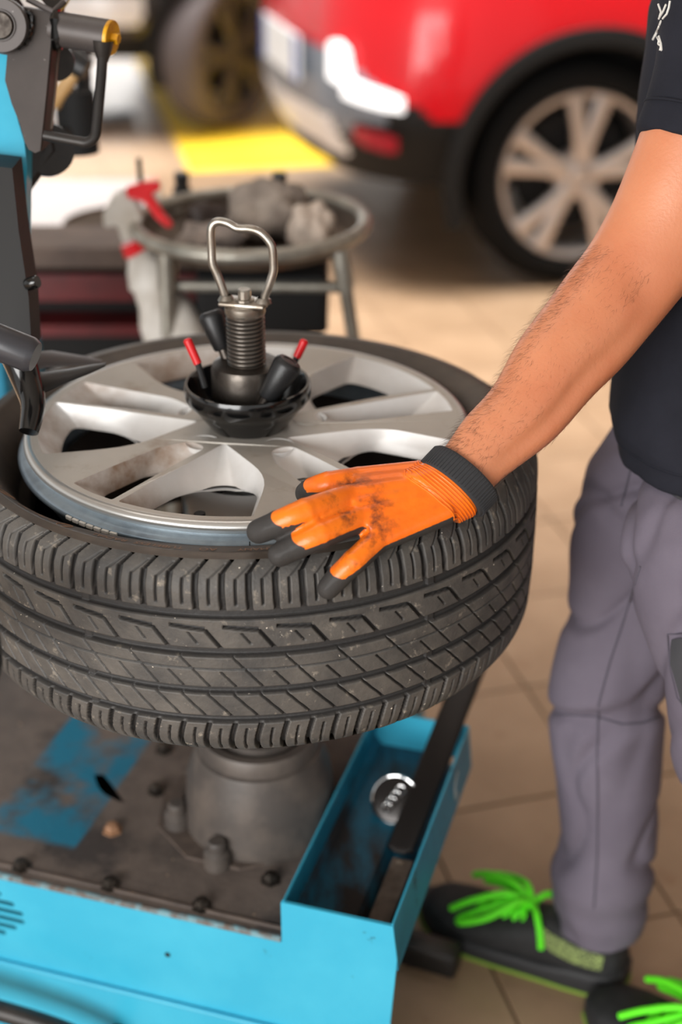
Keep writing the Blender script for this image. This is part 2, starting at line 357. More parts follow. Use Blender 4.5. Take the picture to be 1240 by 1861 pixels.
# front sheet with real slots
def capsule(u, z, w, h, tilt=0.0, n=6):
    r = h / 2; pts = []
    for k in range(n + 1): a = -pi / 2 + pi * k / n; pts.append((u + w / 2 - r + r * cos(a), z + r * sin(a)))
    for k in range(n + 1): a = pi / 2 + pi * k / n; pts.append((u - w / 2 + r + r * cos(a), z + r * sin(a)))
    return pts
slots = [capsule(*s) for s in ((-0.277, 0.298, 0.030, 0.0068), (-0.277, 0.2855, 0.062, 0.0068), (-0.273, 0.273, 0.075, 0.0068), (-0.273, 0.2605, 0.076, 0.0068), (-0.279, 0.248, 0.064, 0.0068), (-0.287, 0.2355, 0.048, 0.0068))]
outline = [(U0, 0.185), (0.222, 0.185), (0.2315, 0.335), (0.226, 0.383), (0.0965, 0.383), (0.0965, ZB - 0.001), (U0, ZB - 0.001)]
v, f = fill_mb(outline, slots)
mb = MB(); n = len(v)
mb.add([mp(a, VF, b) for a, b in v] + [mp(a, VF + 0.004, b) for a, b in v], list(f) + [tuple(i + n for i in q[::-1]) for q in f])
for lp in [outline] + slots:
    k = len(lp); mb.add([mp(a, VF, b) for a, b in lp] + [mp(a, VF + 0.004, b) for a, b in lp], [(i, (i + 1) % k, (i + 1) % k + k, i + k) for i in range(k)])
cab = obj('front_sheet', mb, M_blue, changer, smooth=False)
obj('slot_shade', prism_mb([mp(-0.45, VF + 0.006, 0.20), mp(0.06, VF + 0.006, 0.20), mp(0.06, VF + 0.006, 0.31), mp(-0.45, VF + 0.006, 0.31)], V * 0.002), M_dark, changer, smooth=False)  # dark sheet added to stand in for the shade behind the slots
# lower sheet, set back a little under a pressed crease
mb = prism_mb([mp(U0, VF - 0.004, 0.188), mp(0.218, VF - 0.004, 0.188), mp(0.20, VF - 0.004, 0.05), mp(U0, VF - 0.004, 0.05)], V * 0.012)
obj('lower_sheet', mb, M_blue, changer, smooth=False)
obj('crease', tube_mb([mp(U0, VF - 0.004, 0.1885), mp(0.216, VF - 0.004, 0.1885)], 0.0032, 8), M_blue, changer)
mb = box_mb(mp((U0 + 0.1) / 2, 0.14, 0.16), (0.1 - U0, 0.65, 0.26), RZ)
obj('cabinet', mb, M_tray, changer, smooth=False)
obj('mounting_hole', lathe_mb([(0.0, 0.0), (0.0036, 0.0)], mp(-0.047, VF - 0.0006, 0.263), -V, 16), M_dark, changer)
# top plate with worn paint
M_top = mat('grimy_top', srgb(94, 84, 78), 0.6, col2=srgb(114, 102, 94), scale=22, lo=0.35, hi=0.7, detail=9, bump=0.3, bscale=120)
mixin(M_top, srgb(62, 56, 54), noise_mask(6, 0.52, 0.64, 6), rough=0.7)
mixin(M_top, srgb(176, 150, 124), noise_mask(95, 0.735, 0.765, 2))
def worn_patch(N, L):
    tc = N.new('ShaderNodeTexCoord'); mpn = N.new('ShaderNodeMapping'); L.new(tc.outputs['Object'], mpn.inputs[0]); mpn.inputs['Rotation'].default_value = (0, 0, TH)
    sx = N.new('ShaderNodeSeparateXYZ'); L.new(mpn.outputs[0], sx.inputs[0])
    def rng_(sock, a, b, soft):
        m1 = N.new('ShaderNodeMapRange'); m1.inputs['From Min'].default_value = a - soft; m1.inputs['From Max'].default_value = a + soft; L.new(sock, m1.inputs['Value'])
        m2 = N.new('ShaderNodeMapRange'); m2.inputs['From Min'].default_value = b + soft; m2.inputs['From Max'].default_value = b - soft; L.new(sock, m2.inputs['Value'])
        q = N.new('ShaderNodeMath'); q.operation = 'MULTIPLY'; L.new(m1.outputs[0], q.inputs[0]); L.new(m2.outputs[0], q.inputs[1]); return q.outputs[0]
    a = rng_(sx.outputs[0], -0.325 + 0.2, -0.197 + 0.2, 0.003); b = rng_(sx.outputs[1], -0.128 - 0.1, 0.4, 0.006)
    q = N.new('ShaderNodeMath'); q.operation = 'MULTIPLY'; L.new(a, q.inputs[0]); L.new(b, q.inputs[1]); return q.outputs[0]
mixin(M_top, srgb(20, 112, 142), mul_mask(worn_patch, noise_mask(9, 0.43, 0.58, 9, offset=(0.36, 0.16, 0.4))), rough=0.5)
v, f = fill_mb([(U0, VF + 0.003), (0.094, VF + 0.003), (0.094, 0.47), (U0, 0.47)], [[(-0.232 + 0.052 * t - 0.006 * sg, 0.012 - 0.062 * t + 0.02 * t * t - sg * 0.006 * sin(pi * min(1, t + .1))) for t, sg in [(k / 8, 1) for k in range(9)] + [(k / 8, -1) for k in range(8, -1, -1)]]])
mb = MB().add([mp(a, b, ZB + 0.002) for a, b in v], f)
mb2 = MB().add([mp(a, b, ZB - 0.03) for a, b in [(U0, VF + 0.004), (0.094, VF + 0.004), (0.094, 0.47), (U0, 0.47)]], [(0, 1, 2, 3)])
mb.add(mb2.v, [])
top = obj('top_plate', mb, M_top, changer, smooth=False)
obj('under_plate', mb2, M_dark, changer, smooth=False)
# rounded front rim of the top plate
obj('top_plate_lip', tube_mb([mp(U0, VF + 0.004, ZB - 0.001), mp(0.095, VF + 0.004, ZB - 0.001)], 0.0045, 10), mat('rubbed_edge', srgb(110, 150, 160), 0.5, col2=srgb(96, 84, 76), scale=40, lo=.4, hi=.55), changer)
obj('welded_seam', tube_mb([mp(U0, VF + 0.022, ZB + 0.001), mp(0.094, VF + 0.018, ZB + 0.001)], 0.0035, 8), M_grime, changer)
def bolt(c, r=0.0085, h=0.011, m=M_oily, ax=(0, 0, 1)):
    return lathe_mb([(0.0, h), (r * .55, h), (r * .6, h * .9), (r * 0.92, h * .9), (r, h * .78), (r, 0.002), (r * 1.5, 0.002), (r * 1.5, 0.0), (0, 0)], c, ax, 6 if True else 12)
for (a, b) in ((-0.167, -0.085), (-0.243, -0.178), (-0.127, -0.176), (-0.01, -0.177), (-0.171, 0.087), (-0.145, 0.003), (0.052, -0.112), (-0.20, 0.20)):
    obj('bolt', bolt(mp(a, b, ZB + 0.002)), M_oily if (a, b) != (-0.167, -0.085) else mat('rusty_bolt', srgb(150, 112, 84), 0.6), changer)
# gearbox cone with its foot, bosses and collar
prof = [(0.0965, 0.0), (0.0965, 0.010), (0.0965, 0.014), (0.0955, 0.02), (0.0925, 0.05), (0.088, 0.08), (0.081, 0.100), (0.0795, 0.106), (0.078, 0.110), (0.074, 0.112), (0.073, 0.130), (0.071, 0.133), (0.060, 0.133), (0.058, 0.126), (0.056, 0.112), (0.0, 0.112)]
cone = obj('gearbox_cone', lathe_mb(prof, mp(0, 0, ZB + 0.002), n=72), M_cast, changer)
obj('collar_ring', lathe_mb([(0.045, 0.112), (0.052, 0.118), (0.052, 0.128), (0.046, 0.134), (0.040, 0.134), (0.036, 0.128), (0.036, 0.112)], mp(0, 0, ZB + 0.002), n=48), M_cast, changer)
obj('spindle', lathe_mb([(0.034, 0.10), (0.034, 0.24), (0.034, 0.295), (0.10, 0.300), (0.192, 0.312), (0.195, 0.316), (0.195, 0.322), (0.10, 0.328), (0.06, 0.345), (0.03, 0.36), (0.018, 0.40), (0.018, 0.56)], mp(0, 0, ZB + 0.002), n=48), M_cast, changer)
for a in (-150, -100, 75, 120, 160):
    c = mp(0.106 * cos(radians(a)), 0.106 * sin(radians(a)), ZB + 0.002)
    obj('mounting_boss', lathe_mb([(0.017, 0.0), (0.016, 0.02), (0.0115, 0.024), (0.0115, 0.034), (0.009, 0.037), (0, 0.037)], c, n=20), M_cast, changer)
obj('flange_skirt', lathe_mb([(0.085, 0.0), (0.112, 0.0), (0.112, 0.004), (0.085, 0.0045)], mp(-0.022, 0, ZB + 0.002), n=10), M_grime, changer, smooth=False)
# tool tray on the right-hand side
TZ = 0.383; TB = 0.332; tu0, tu1, tv0, tv1 = 0.0975, 0.2265, VF + 0.002, 0.182
mb = MB()
t = 0.003
prism_mb([mp(tu0, tv0, TZ), mp(tu0, tv1, TZ), mp(tu0, tv1, TB), mp(tu0, tv0, TB)], U * t, mb)
obj('tray_inner_wall', mb, M_tray, changer, smooth=False)
mb = prism_mb([mp(tu1, tv0, TZ), mp(tu1, tv1, TZ), mp(tu1 + 0.0062, tv1, TB - 0.012), mp(tu1 + 0.0062, tv0, TB - 0.014)], U * -t)
wall = obj('tray_outer_wall', mb, M_tray, changer, smooth=False)
obj('tray_back_wall', prism_mb([mp(tu0, tv1, TZ + 0.002), mp(tu1, tv1, TZ + 0.002), mp(tu1 + 0.005, tv1, TB), mp(tu0, tv1, TB)], V * -t), M_blue, changer, smooth=False)
mb = prism_mb([mp(tu0 + t, tv0 + t, TB + 0.012), mp(tu0 + 0.012, tv0 + t, TB), mp(0.168, tv0 + t, TB), mp(0.180, tv0 + t, TB - 0.012), mp(tu1, tv0 + t, TB - 0.012), mp(tu1, tv0 + t, TB - 0.015), mp(tu0 + t, tv0 + t, TB - 0.015)], V * (tv1 - tv0 - 2 * t))
obj('tray_floor', mb, M_trayin, changer, smooth=False)
# bare painted edges on the tray lip
obj('tray_lip', tube_mb([mp(tu0 + .0015, tv0, TZ), mp(tu0 + .0015, tv1, TZ)], 0.0016, 6), M_blue, changer)
obj('tray_lip', tube_mb([mp(tu1 - .0015, tv0, TZ), mp(tu1 - .0015, tv1, TZ)], 0.0016, 6), M_blue, changer)
# scratched loop mark on the outer wall
mk = smooth_path([mp(0.2305, 0.10, 0.372), mp(0.2312, 0.085, 0.366), mp(0.2325, 0.078, 0.352), mp(0.233, 0.084, 0.340), mp(0.2325, 0.094, 0.345)], 5)
obj('scratch_mark', tube_mb(mk, 0.0017, 6), mat('scuffed_paint', srgb(140, 150, 150), 0.6), changer)
# foot pedal and rail at the machine's foot
mbp = tube_mb([(0.01, 1.545, 0.05), (0.10, 1.505, 0.035), (0.152, 1.478, 0.03)], 0.012, 10)
pd = obj('foot_pedal', box_mb((0.125, 1.492, 0.022), (0.085, 0.035, 0.044), Matrix.Rotation(radians(-22), 3, 'Z'), 0.006), M_black, changer, label='black steel foot pedal')
obj('pedal_arm', mbp, M_black, pd)
rail = tube_mb(smooth_path([atz(-150, 1800, 0.178), atz(-60, 1821, 0.176), atz(0, 1837, 0.172), atz(64, 1856, 0.166), atz(120, 1876, 0.158), atz(170, 1900, 0.145), mp(-0.12, VF - 0.02, 0.12), mp(-0.11, VF + 0.03, 0.12)], 5), 0.0125, 14)
obj('tube_rail', rail, M_black, changer)
# lower bead roller seen at the very edge
obj('bead_roller', lathe_mb([(0, -0.02), (0.034, -0.02), (0.042, -0.01), (0.042, 0.01), (0.034, 0.02), (0, 0.02)], at(-66, 1178, 1.16), (1, 0, 0.2), 40), M_blackgloss, changer)
obj('roller_arm', tube_mb([at(-66, 1178, 1.16), at(-150, 1180, 1.2), mp(-0.50, -0.10, 0.62), mp(-0.50, 0.05, 0.40), mp(-0.50, 0.05, ZB)], 0.018, 10), M_black, changer)

# ---- press arm at the upper left
arm_o = [at(x, y, 1.53) for x, y in ((-70, 96), (13, 96), (11, 145), (20, 176), (44, 258), (49, 300), (46, 474), (-70, 300))]
arm = obj('press_arm', prism_mb(arm_o, (-0.004, 0.05, 0.0)), M_blue, changer, smooth=False)
obj('arm_edge_strip', prism_mb([at(44, 258, 1.535), at(55, 285, 1.56), at(54, 440, 1.56), at(46, 474, 1.535)], (-0.03, 0.03, 0)), M_tray, changer, smooth=False)  # side face of the arm, its shade painted in by the darker blue
D = 1.50
br = [at(x, y, D) for x, y in ((43, 13), (98, 23), (93, 70), (84, 170), (73, 274), (64, 278), (52, 272), (45, 258), (36, 225), (21, 188), (9, 146), (13, 100), (0, 98), (-30, 60), (-20, 10))]
brk = obj('arm_bracket', prism_mb(br, (0.0, 0.008, 0.0)), M_bracket, changer, smooth=False)
obj('bracket_flange', prism_mb([at(98, 23, D), at(93, 70, D), at(84, 170, D), at(73, 274, D)] + [at(77, 274, D + 0.004), at(88, 170, D + 0.004), at(97, 70, D + 0.004), at(103, 23, D + 0.004)], (0.002, 0.04, 0)), M_black, changer, smooth=False)
obj('bracket_strip', prism_mb([at(96, 92, D + 0.03), at(107, 92, D + 0.03), at(94, 234, D + 0.03), at(81, 238, D + 0.03)], (0, 0.006, 0)), M_edge, changer, smooth=False)
ang = prism_mb([at(58, -20, D + .01), at(112, -2, D + .01), at(116, 8, D + .01), at(104, 26, D), at(96, 24, D)], (0.0, 0.05, 0.0))
obj('angle_gusset', ang, M_blackgloss, changer, smooth=False)
obj('gusset_rim', tube_mb([at(50, -2, D), at(96, 22, D - .003), at(116, 4, D + .005)], 0.0035, 8), M_bracket, changer)
pv = at(4, 46, D - 0.012)
obj('pivot_disc', lathe_mb([(0, 0.012), (0.0265, 0.012), (0.0275, 0.010), (0.0275, -0.01), (0, -0.01)], pv, (0.05, -1, 0.15), 48), M_bracket, changer)
pb = obj('pivot_pin', lathe_mb([(0, 0.0165), (0.0125, 0.0165), (0.0138, 0.0150), (0.0138, 0.010)], pv, (0.05, -1, 0.15), 40), M_oily, changer)
obj('pivot_ring', lathe_mb([(0.0142, 0.011), (0.0148, 0.0145), (0.0158, 0.0145), (0.0164, 0.011)], pv, (0.05, -1, 0.15), 40), M_bracket, changer)
wd = smooth_path([at(x, y, D - 0.004) for x, y in ((18, 88), (36, 84), (50, 70), (57, 50), (57, 28), (46, 22))], 5)
obj('weld_bead', tube_mb(wd, [0.0032 + 0.0009 * sin(i * 2.1) for i in range(len(wd))], 8), M_blackgloss, changer)
ta0, ta1 = at(100, 52, D + 0.012), at(199, 68, D - 0.002)
obj('roller_tube', tube_mb([ta0, ta1], 0.0182, 32), M_bracket, changer)
obj('tube_weld', tube_mb([ta0 + (ta1 - ta0) * 0.05 + Vector((0, 0.0188 * cos(a), 0.0188 * sin(a))) for a in [2 * pi * k / 20 for k in range(20)]], [0.0032 + 0.001 * ((k * 7) % 3) for k in range(20)], 6, closed=True), M_blackgloss, changer)
dx = (ta1 - ta0).normalized()
capo = obj('tube_end_cap', lathe_mb([(0, 0.004), (0.0175, 0.004), (0.0182, 0.003), (0.0182, 0), (0, 0)], ta1, dx, 32), M_yellowcap, changer)
obj('cap_bolt', lathe_mb([(0, 0.011), (0.0055, 0.011), (0.0062, 0.009), (0.0062, 0.003)], ta1, dx, 6), M_yellowcap, capo)
hp = smooth_path([at(x, y, D - 0.002) for x, y in ((187, 92), (184, 140), (180, 185), (176, 225), (172, 248), (158, 259), (140, 257), (112, 252), (80, 246))], 6)
hd = obj('loop_handle', tube_mb(hp, 0.0056, 14), M_black, changer)
obj('handle_weld', lathe_mb([(0.0115, 0.014), (0.010, 0.006), (0.007, -0.004), (0.0058, -0.008)], at(187, 98, D - 0.002), (0.08, 0, 1), 20), M_black, hd)
obj('press_roller', lathe_mb([(0, -0.006), (0.020, -0.006), (0.021, 0), (0.020, 0.006), (0, 0.006)], at(101, 112, D + 0.06), (0.3, -1, 0), 30), M_black, changer)
obj('lower_roller', lathe_mb([(0, -0.012), (0.028, -0.012), (0.03, 0), (0.028, 0.012), (0, 0.012)], at(86, 272, D + 0.10), (0.5, -1, 0.2), 30), M_black, changer)
obj('arm_link', tube_mb([at(40, 60, D + 0.05), at(86, 272, D + 0.10), at(40, 330, D + .1)], 0.014, 10), M_black, changer)
# column that carries the arms (behind the frame's left edge)
obj('column', box_mb(mp(-0.54, 0.36, 0.80), (0.12, 0.12, 1.1), RZ, 0.01), M_tray, changer, smooth=False)
obj('column_beam', tube_mb([mp(-0.54, 0.36, 1.28), at(-60, 40, D + 0.05), at(30, 30, D + 0.03)], 0.022, 12), M_black, changer)
# ---- tool post and demount head over the left bead
post = MB(); prism_mb([at(x, y, 1.47) for x, y in ((-60, 296), (22, 306), (34, 420), (52, 540), (58, 642), (40, 660), (-60, 660))], (0, 0.05, 0), post)
tp = obj('tool_post', post, mat('matt_black_post', srgb(20, 19, 19), 0.6), changer, smooth=False)
obj('post_knuckle', lathe_mb([(0, 0.006), (0.006, 0.006), (0.007, 0.004), (0.007, -0.006), (0.006, -0.008), (0, -0.008)], at(60, 514, 1.47), (1, -0.3, 0.4), 16), M_blackgloss, tp)
obj('tool_roller', lathe_mb([(0, 0.026), (0.014, 0.026), (0.017, 0.020), (0.017, -0.05), (0, -0.05)], at(18, 630, 1.33), (1, -0.2, -0.35), 28), mat('dark_nylon', srgb(54, 54, 58), 0.3), changer)
dm = MB(); tube_mb(smooth_path([at(30, 640, 1.45), at(48, 690, 1.45), at(60, 735, 1.44), at(52, 785, 1.43)], 4), [0.018 - 0.008 * k / 12 for k in range(13)], 14, mb=dm)
obj('demount_head', dm, M_blackgloss, changer)
hk = MB(); loft_mb([(at(x, y, d), (0, 0, b), (0.0, a, 0)) for x, y, d, a, b in ((44, 700, 1.45, .02, .012), (80, 696, 1.47, .022, .009), (125, 683, 1.485, .017, .005), (165, 671, 1.50, .011, .003), (192, 663, 1.51, .005, .0015))], 14, mb=hk)
obj('demount_finger', hk, M_plastic, changer)
obj('bead_lifter', loft_mb([(at(x, y, d), (0, 0, b), (0.0, a, 0)) for x, y, d, a, b in ((40, 660, 1.5, .02, .01), (90, 652, 1.55, .02, .006), (150, 655, 1.58, .012, .003), (185, 658, 1.6, .004, .0015))], 14), mat('grey_nylon_guide', srgb(88, 86, 88), 0.45), changer)

# ------------------------------------------------------------------ the tyre on the machine
ZT = 0.759; RT = 0.318; NP = 80
def tyre_profile():
    ds = 0.0009; out = {}
    for sg in (1, -1):
        s = r = z = 0.0; lst = []
        r = RT
        while s <= 0.1130:
            lst.append((sg * s, r, sg * z))
            a = 0.06 * (s / 0.075) ** 1.3 if s < 0.075 else 0.06 + 1.12 * (s - 0.075) / 0.0435
            r -= sin(a) * ds; z += cos(a) * ds; s += ds
        out[sg] = lst
    return out[-1][:0:-1] + out[1]
prof = np.array(tyre_profile())
S_, R_, Z_ = prof[:, 0], prof[:, 1], prof[:, 2]
dR = np.gradient(R_); dZ = np.gradient(Z_); ln = np.hypot(dR, dZ); NR, NZ = dZ / ln, -dR / ln
NTH = NP * 28
th = np.linspace(-pi, pi, NTH, endpoint=False)
u = (th + pi) / (2 * pi) * NP                       # pitch coordinate
PIT = 2 * pi * RT / NP
Sg, Ug = np.meshgrid(S_, u, indexing='ij')
def near(x, c, w, soft=0.0012):                      # 1 inside |x-c|<w, soft edges
    return np.clip((w + soft - np.abs(x - c)) / soft, 0, 1)
def cyc(x, period=1.0):                              # signed distance to the nearest multiple, in metres
    return (np.mod(x + period / 2, period) - period / 2) * PIT
depth = np.zeros_like(Sg)
for c, w in ((0.0575, 0.0036), (0.0175, 0.0036), (-0.0250 - 0.0, 0.0032), (-0.0585, 0.0032)):
    wig = c
    depth = np.maximum(depth, 0.0070 * near(Sg, wig, w, 0.0016))
tw = (np.mod(Ug, 14) < 0.35)                         # wear bars
depth = np.where(tw & (np.abs(Sg) < 0.064), np.minimum(depth, 0.0045), depth)
up = Sg > 0.0605
k_up = np.where(Sg > 0.099, -(Sg - 0.099) / 0.016 * 0.40, 0.0) + 0.05 * np.sin((Sg - 0.06) * 60)
lat = near(cyc(Ug + k_up + 0.25), 0, np.where(Sg > 0.099, 0.0010, 0.0019)) * (Sg > 0.062) * (Sg < 0.1165)
depth = np.maximum(depth, 0.0065 * lat)
sip = near(cyc(Ug + 0.75 + 0.04 * np.sin((Sg - 0.06) * 70)), 0, 0.0006, 0.0008) * (Sg > 0.068) * (Sg < 0.094)
depth = np.maximum(depth, 0.0040 * sip)
sip2 = near(cyc(Ug + 0.75 - (Sg - 0.094) / 0.016 * 0.62), 0, 0.0005, 0.0007) * (Sg > 0.094) * (Sg < 0.108)
depth = np.maximum(depth, 0.0016 * sip2)
lo_ = Sg < -0.0625
k_lo = 0.16 * np.cos((Sg + 0.088) * 70)
depth = np.maximum(depth, 0.0065 * near(cyc(Ug + k_lo), 0, 0.0016) * (Sg < -0.0635) * (Sg > -0.117))
depth = np.maximum(depth, 0.0040 * near(cyc(Ug + 0.5 + k_lo * 0.8), 0, 0.0006, 0.0008) * (Sg < -0.069) * (Sg > -0.105))
# upper centre rib: long line with a hooked tail, every two pitches
U2 = np.mod(Ug + 0.3, 2.0)
line = near(Sg, 0.0455 - 0.0022 * U2, 0.0009 + 0.0007 * (U2 / 1.3), 0.0014) * (U2 < 1.32)
depth = np.maximum(depth, 0.0055 * line)
tail_c = 1.32 + (0.0426 - Sg) / 0.021 * 0.62
tail = near((U2 - tail_c) * PIT, 0, 0.0012) * (Sg < 0.0430) * (Sg > 0.0215)
depth = np.maximum(depth, 0.0055 * tail)
sp = near((U2 - (0.66 + (0.040 - Sg) / 0.014 * 0.42)) * PIT, 0, 0.0005, 0.0008) * (Sg < 0.0395) * (Sg > 0.0275)
depth = np.maximum(depth, 0.0032 * sp)
# centre rib: thin ring groove and long slanting sipes
depth = np.maximum(depth, 0.0030 * near(Sg, -0.0005, 0.0005, 0.0008))
U3 = Ug - (0.0135 - Sg) / 0.034 * 1.15
depth = np.maximum(depth, 0.0035 * near(cyc(U3), 0, 0.0005, 0.0008) * (Sg < 0.0135) * (Sg > -0.0215) * ((np.mod(np.floor(U3 + 0.5), 2) == 0) | (Sg < -0.0035)))
# lower centre rib: slanting sipes every pitch
U4 = Ug - (-0.0285 - Sg) / 0.026 * 0.95
depth = np.maximum(depth, 0.0042 * near(cyc(U4), 0, 0.0007, 0.0008) * (Sg < -0.0295) * (Sg > -0.0545))
worn = 0.0002 * np.sin(Ug * 3.3) * np.cos(Sg * 90)
rr = R_[:, None] - NR[:, None] * depth + worn
zz = ZT + Z_[:, None] - NZ[:, None] * depth
ct, st = np.cos(th)[None, :], np.sin(th)[None, :]
co = np.stack([AX.x + rr * ct, AX.y + rr * st, zz], -1).reshape(-1, 3)
ns = len(S_)
I, J = np.meshgrid(np.arange(ns - 1), np.arange(NTH), indexing='ij'); J2 = (J + 1) % NTH
quads = np.stack([I * NTH + J, I * NTH + J2, (I + 1) * NTH + J2, (I + 1) * NTH + J], -1).reshape(-1, 4)
tyre = thing('car_tyre', 'dusty black car tyre lying flat on the changing machine round the silver wheel', 'tyre', AX + Vector((0, 0, ZT - 0.11)))
def np_mesh(name, co, quads, m, parent, attr=None):
    me = bpy.data.meshes.new(name); off = np.array(ORIG[root_of(parent).name]) if parent else 0
    me.vertices.add(len(co)); me.vertices.foreach_set('co', (co - off).astype(np.float32).ravel())
    me.loops.add(quads.size); me.loops.foreach_set('vertex_index', quads.astype(np.int32).ravel())
    me.polygons.add(len(quads)); me.polygons.foreach_set('loop_start', (np.arange(len(quads)) * quads.shape[1]).astype(np.int32))
    me.update(calc_edges=True)
    if attr: set_attr(me, attr[0], attr[1])
    return place(me, name, m, parent, True)
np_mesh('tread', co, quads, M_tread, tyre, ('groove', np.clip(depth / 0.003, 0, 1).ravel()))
# sidewalls and inner liner; the bead is pushed down where the tool holds it
def ringgrid(profile, n=240, dip=None):
    t = np.linspace(0, 2 * pi, n, endpoint=False); V = []
    for (r, z) in profile:
        k = np.clip((0.292 - r) / 0.036, 0, 1) ** 1.25
        d = 0.0 if dip is None else dip(t) * k
        V.append(np.stack([AX.x + r * np.cos(t), AX.y + r * np.sin(t), z - d + 0 * t], -1))
    V = np.concatenate(V); m = len(profile)
    I, J = np.meshgrid(np.arange(m - 1), np.arange(n), indexing='ij'); J2 = (J + 1) % n
    return V, np.stack([I * n + J, I * n + J2, (I + 1) * n + J2, (I + 1) * n + J], -1).reshape(-1, 4)
def dip(t):
    d = np.angle(np.exp(1j * (t - radians(186)))); return 0.042 * np.exp(-(d / 0.66) ** 2)
re, ze = R_[-1], Z_[-1]
up_prof = [(re, ZT + ze), (re - 0.002, ZT + ze + 0.0006), (0.2895, ZT + ze + 0.0006), (0.2885, ZT + ze + 0.0014), (0.2862, ZT + ze + 0.0014), (0.2850, ZT + ze + 0.0002), (0.278, ZT + ze - 0.0010), (0.270, ZT + ze - 0.0030), (0.2645, ZT + ze - 0.0050), (0.262, ZT + ze - 0.0055), (0.257, ZT + ze - 0.0090), (0.2535, ZT + ze - 0.015), (0.2515, ZT + ze - 0.025), (0.250, ZT + ze - 0.036), (0.246, ZT + ze - 0.042), (0.240, ZT + ze - 0.042), (0.238, ZT + ze - 0.036), (0.245, ZT + ze - 0.026), (0.26, ZT + ze - 0.016), (0.285, ZT + ze - 0.012)]
Vv, Q = ringgrid(up_prof, 300, dip); np_mesh('upper_sidewall', Vv, Q, M_side, tyre)
lo_prof = [(re, ZT - ze), (0.284, ZT - ze - 0.0022), (0.27, ZT - ze + 0.002), (0.257, ZT - ze + 0.012), (0.251, ZT - ze + 0.03), (0.247, ZT - ze + 0.045), (0.24, ZT - ze + 0.045), (0.245, ZT - ze + 0.03), (0.285, ZT - ze + 0.012)]
Vv, Q = ringgrid(lo_prof, 160); np_mesh('lower_sidewall', Vv, Q, M_side, tyre)
li = [(0.285, ZT + ze - 0.012), (0.302, ZT + 0.07), (0.307, ZT), (0.302, ZT - 0.07), (0.285, ZT - ze + 0.012)]
Vv, Q = ringgrid(li, 160); np_mesh('inner_liner', Vv, Q, M_inner, tyre)
# moulded lettering: tops of the letters point outwards
def side_z(r, t):
    for (r0, z0), (r1, z1) in zip(up_prof[5:], up_prof[6:]):
        if r1 <= r <= r0: z = z0 + (z1 - z0) * (r0 - r) / (r0 - r1 + 1e-9); break
    else: z = up_prof[8][1]
    return z - float(dip(np.array([t]))[0]) * max(0, min(1, (0.292 - r) / 0.036)) ** 1.25
def ring_text(txt, ang, r0, size, m, name, lift=0.0006):
    v, f = text_mesh(txt, size); mb = MB(); P = []
    for a, b in v:
        r = r0 + b; t = radians(ang) - a / r0
        P.append((AX.x + r * cos(t), AX.y + r * sin(t), side_z(r, t) + lift))
    mb.add(P, f); return obj(name, mb, m, tyre, smooth=False)
def ring_circle(ang, r0, rad, m):
    t0 = radians(ang); c = [(r0 + rad * cos(a), t0 + rad * sin(a) / r0) for a in [2 * pi * k / 24 for k in range(24)]]
    obj('mark_ring', tube_mb([(AX.x + r * cos(t), AX.y + r * sin(t), side_z(r, t) + 0.0003) for r, t in c], 0.0006, 6, closed=True), m, tyre)
for txt, ang, r0, sz in (('RADIAL', 245.2, 0.2740, 0.0112), ('TUBELESS', 255.8, 0.2740, 0.0112), ('AO', 265.5, 0.2740, 0.0112), ('GERMANY', 276.0, 0.2745, 0.0100), ('E4', 234.0, 0.2745, 0.0090), ('EXTRA LOAD', 225.0, 0.2740, 0.0100), ('E4', 212.0, 0.2745, 0.0090), ('DOT', 204.5, 0.2745, 0.0100)):
    ring_text(txt, ang, r0, sz, M_letter, 'moulded_lettering')
for ang in (234.0, 212.0): ring_circle(ang, 0.2775, 0.0075, M_letter)
# small stick-on balance weights on the flange
# ------------------------------------------------------------------ alloy wheel
ZF = 0.8715
wheel = thing('alloy_wheel', 'silver alloy car wheel with wide and narrow openings, clamped face up inside the tyre', 'wheel', AX + Vector((0, 0, 0.64)))
def pol(r, a): return (r * cos(radians(a)), r * sin(radians(a)))
def rounded(poly, rad, n=4):
    out = []; m = len(poly)
    for i in range(m):
        p0, p1, p2 = Vector(poly[i - 1]), Vector(poly[i]), Vector(poly[(i + 1) % m]); r = rad[i] if isinstance(rad, (list, tuple)) else rad
        a = (p0 - p1); b = (p2 - p1); la, lb = a.length, b.length; d = min(r, la * 0.45, lb * 0.45); a = p1 + a / la * d; b = p1 + b / lb * d
        for k in range(n + 1):
            t = k / n; q = a * (1 - t) ** 2 + p1 * 2 * t * (1 - t) + b * t * t; out.append((q.x, q.y))
    return out
def arc(r, a0, a1, n): return [pol(r, a0 + (a1 - a0) * k / n) for k in range(n + 1)]
def resample(poly, n):
    P = [Vector(p) for p in poly]; m = len(P); L = [0]
    for i in range(m): L.append(L[-1] + (P[(i + 1) % m] - P[i]).length)
    out = []
    for k in range(n):
        t = L[-1] * k / n; i = max(j for j in range(m) if L[j] <= t + 1e-12); q = P[i].lerp(P[(i + 1) % m], (t - L[i]) / max(1e-9, L[i + 1] - L[i])); out.append((q.x, q.y))
    return out
holes_top = []; wall_sets = []
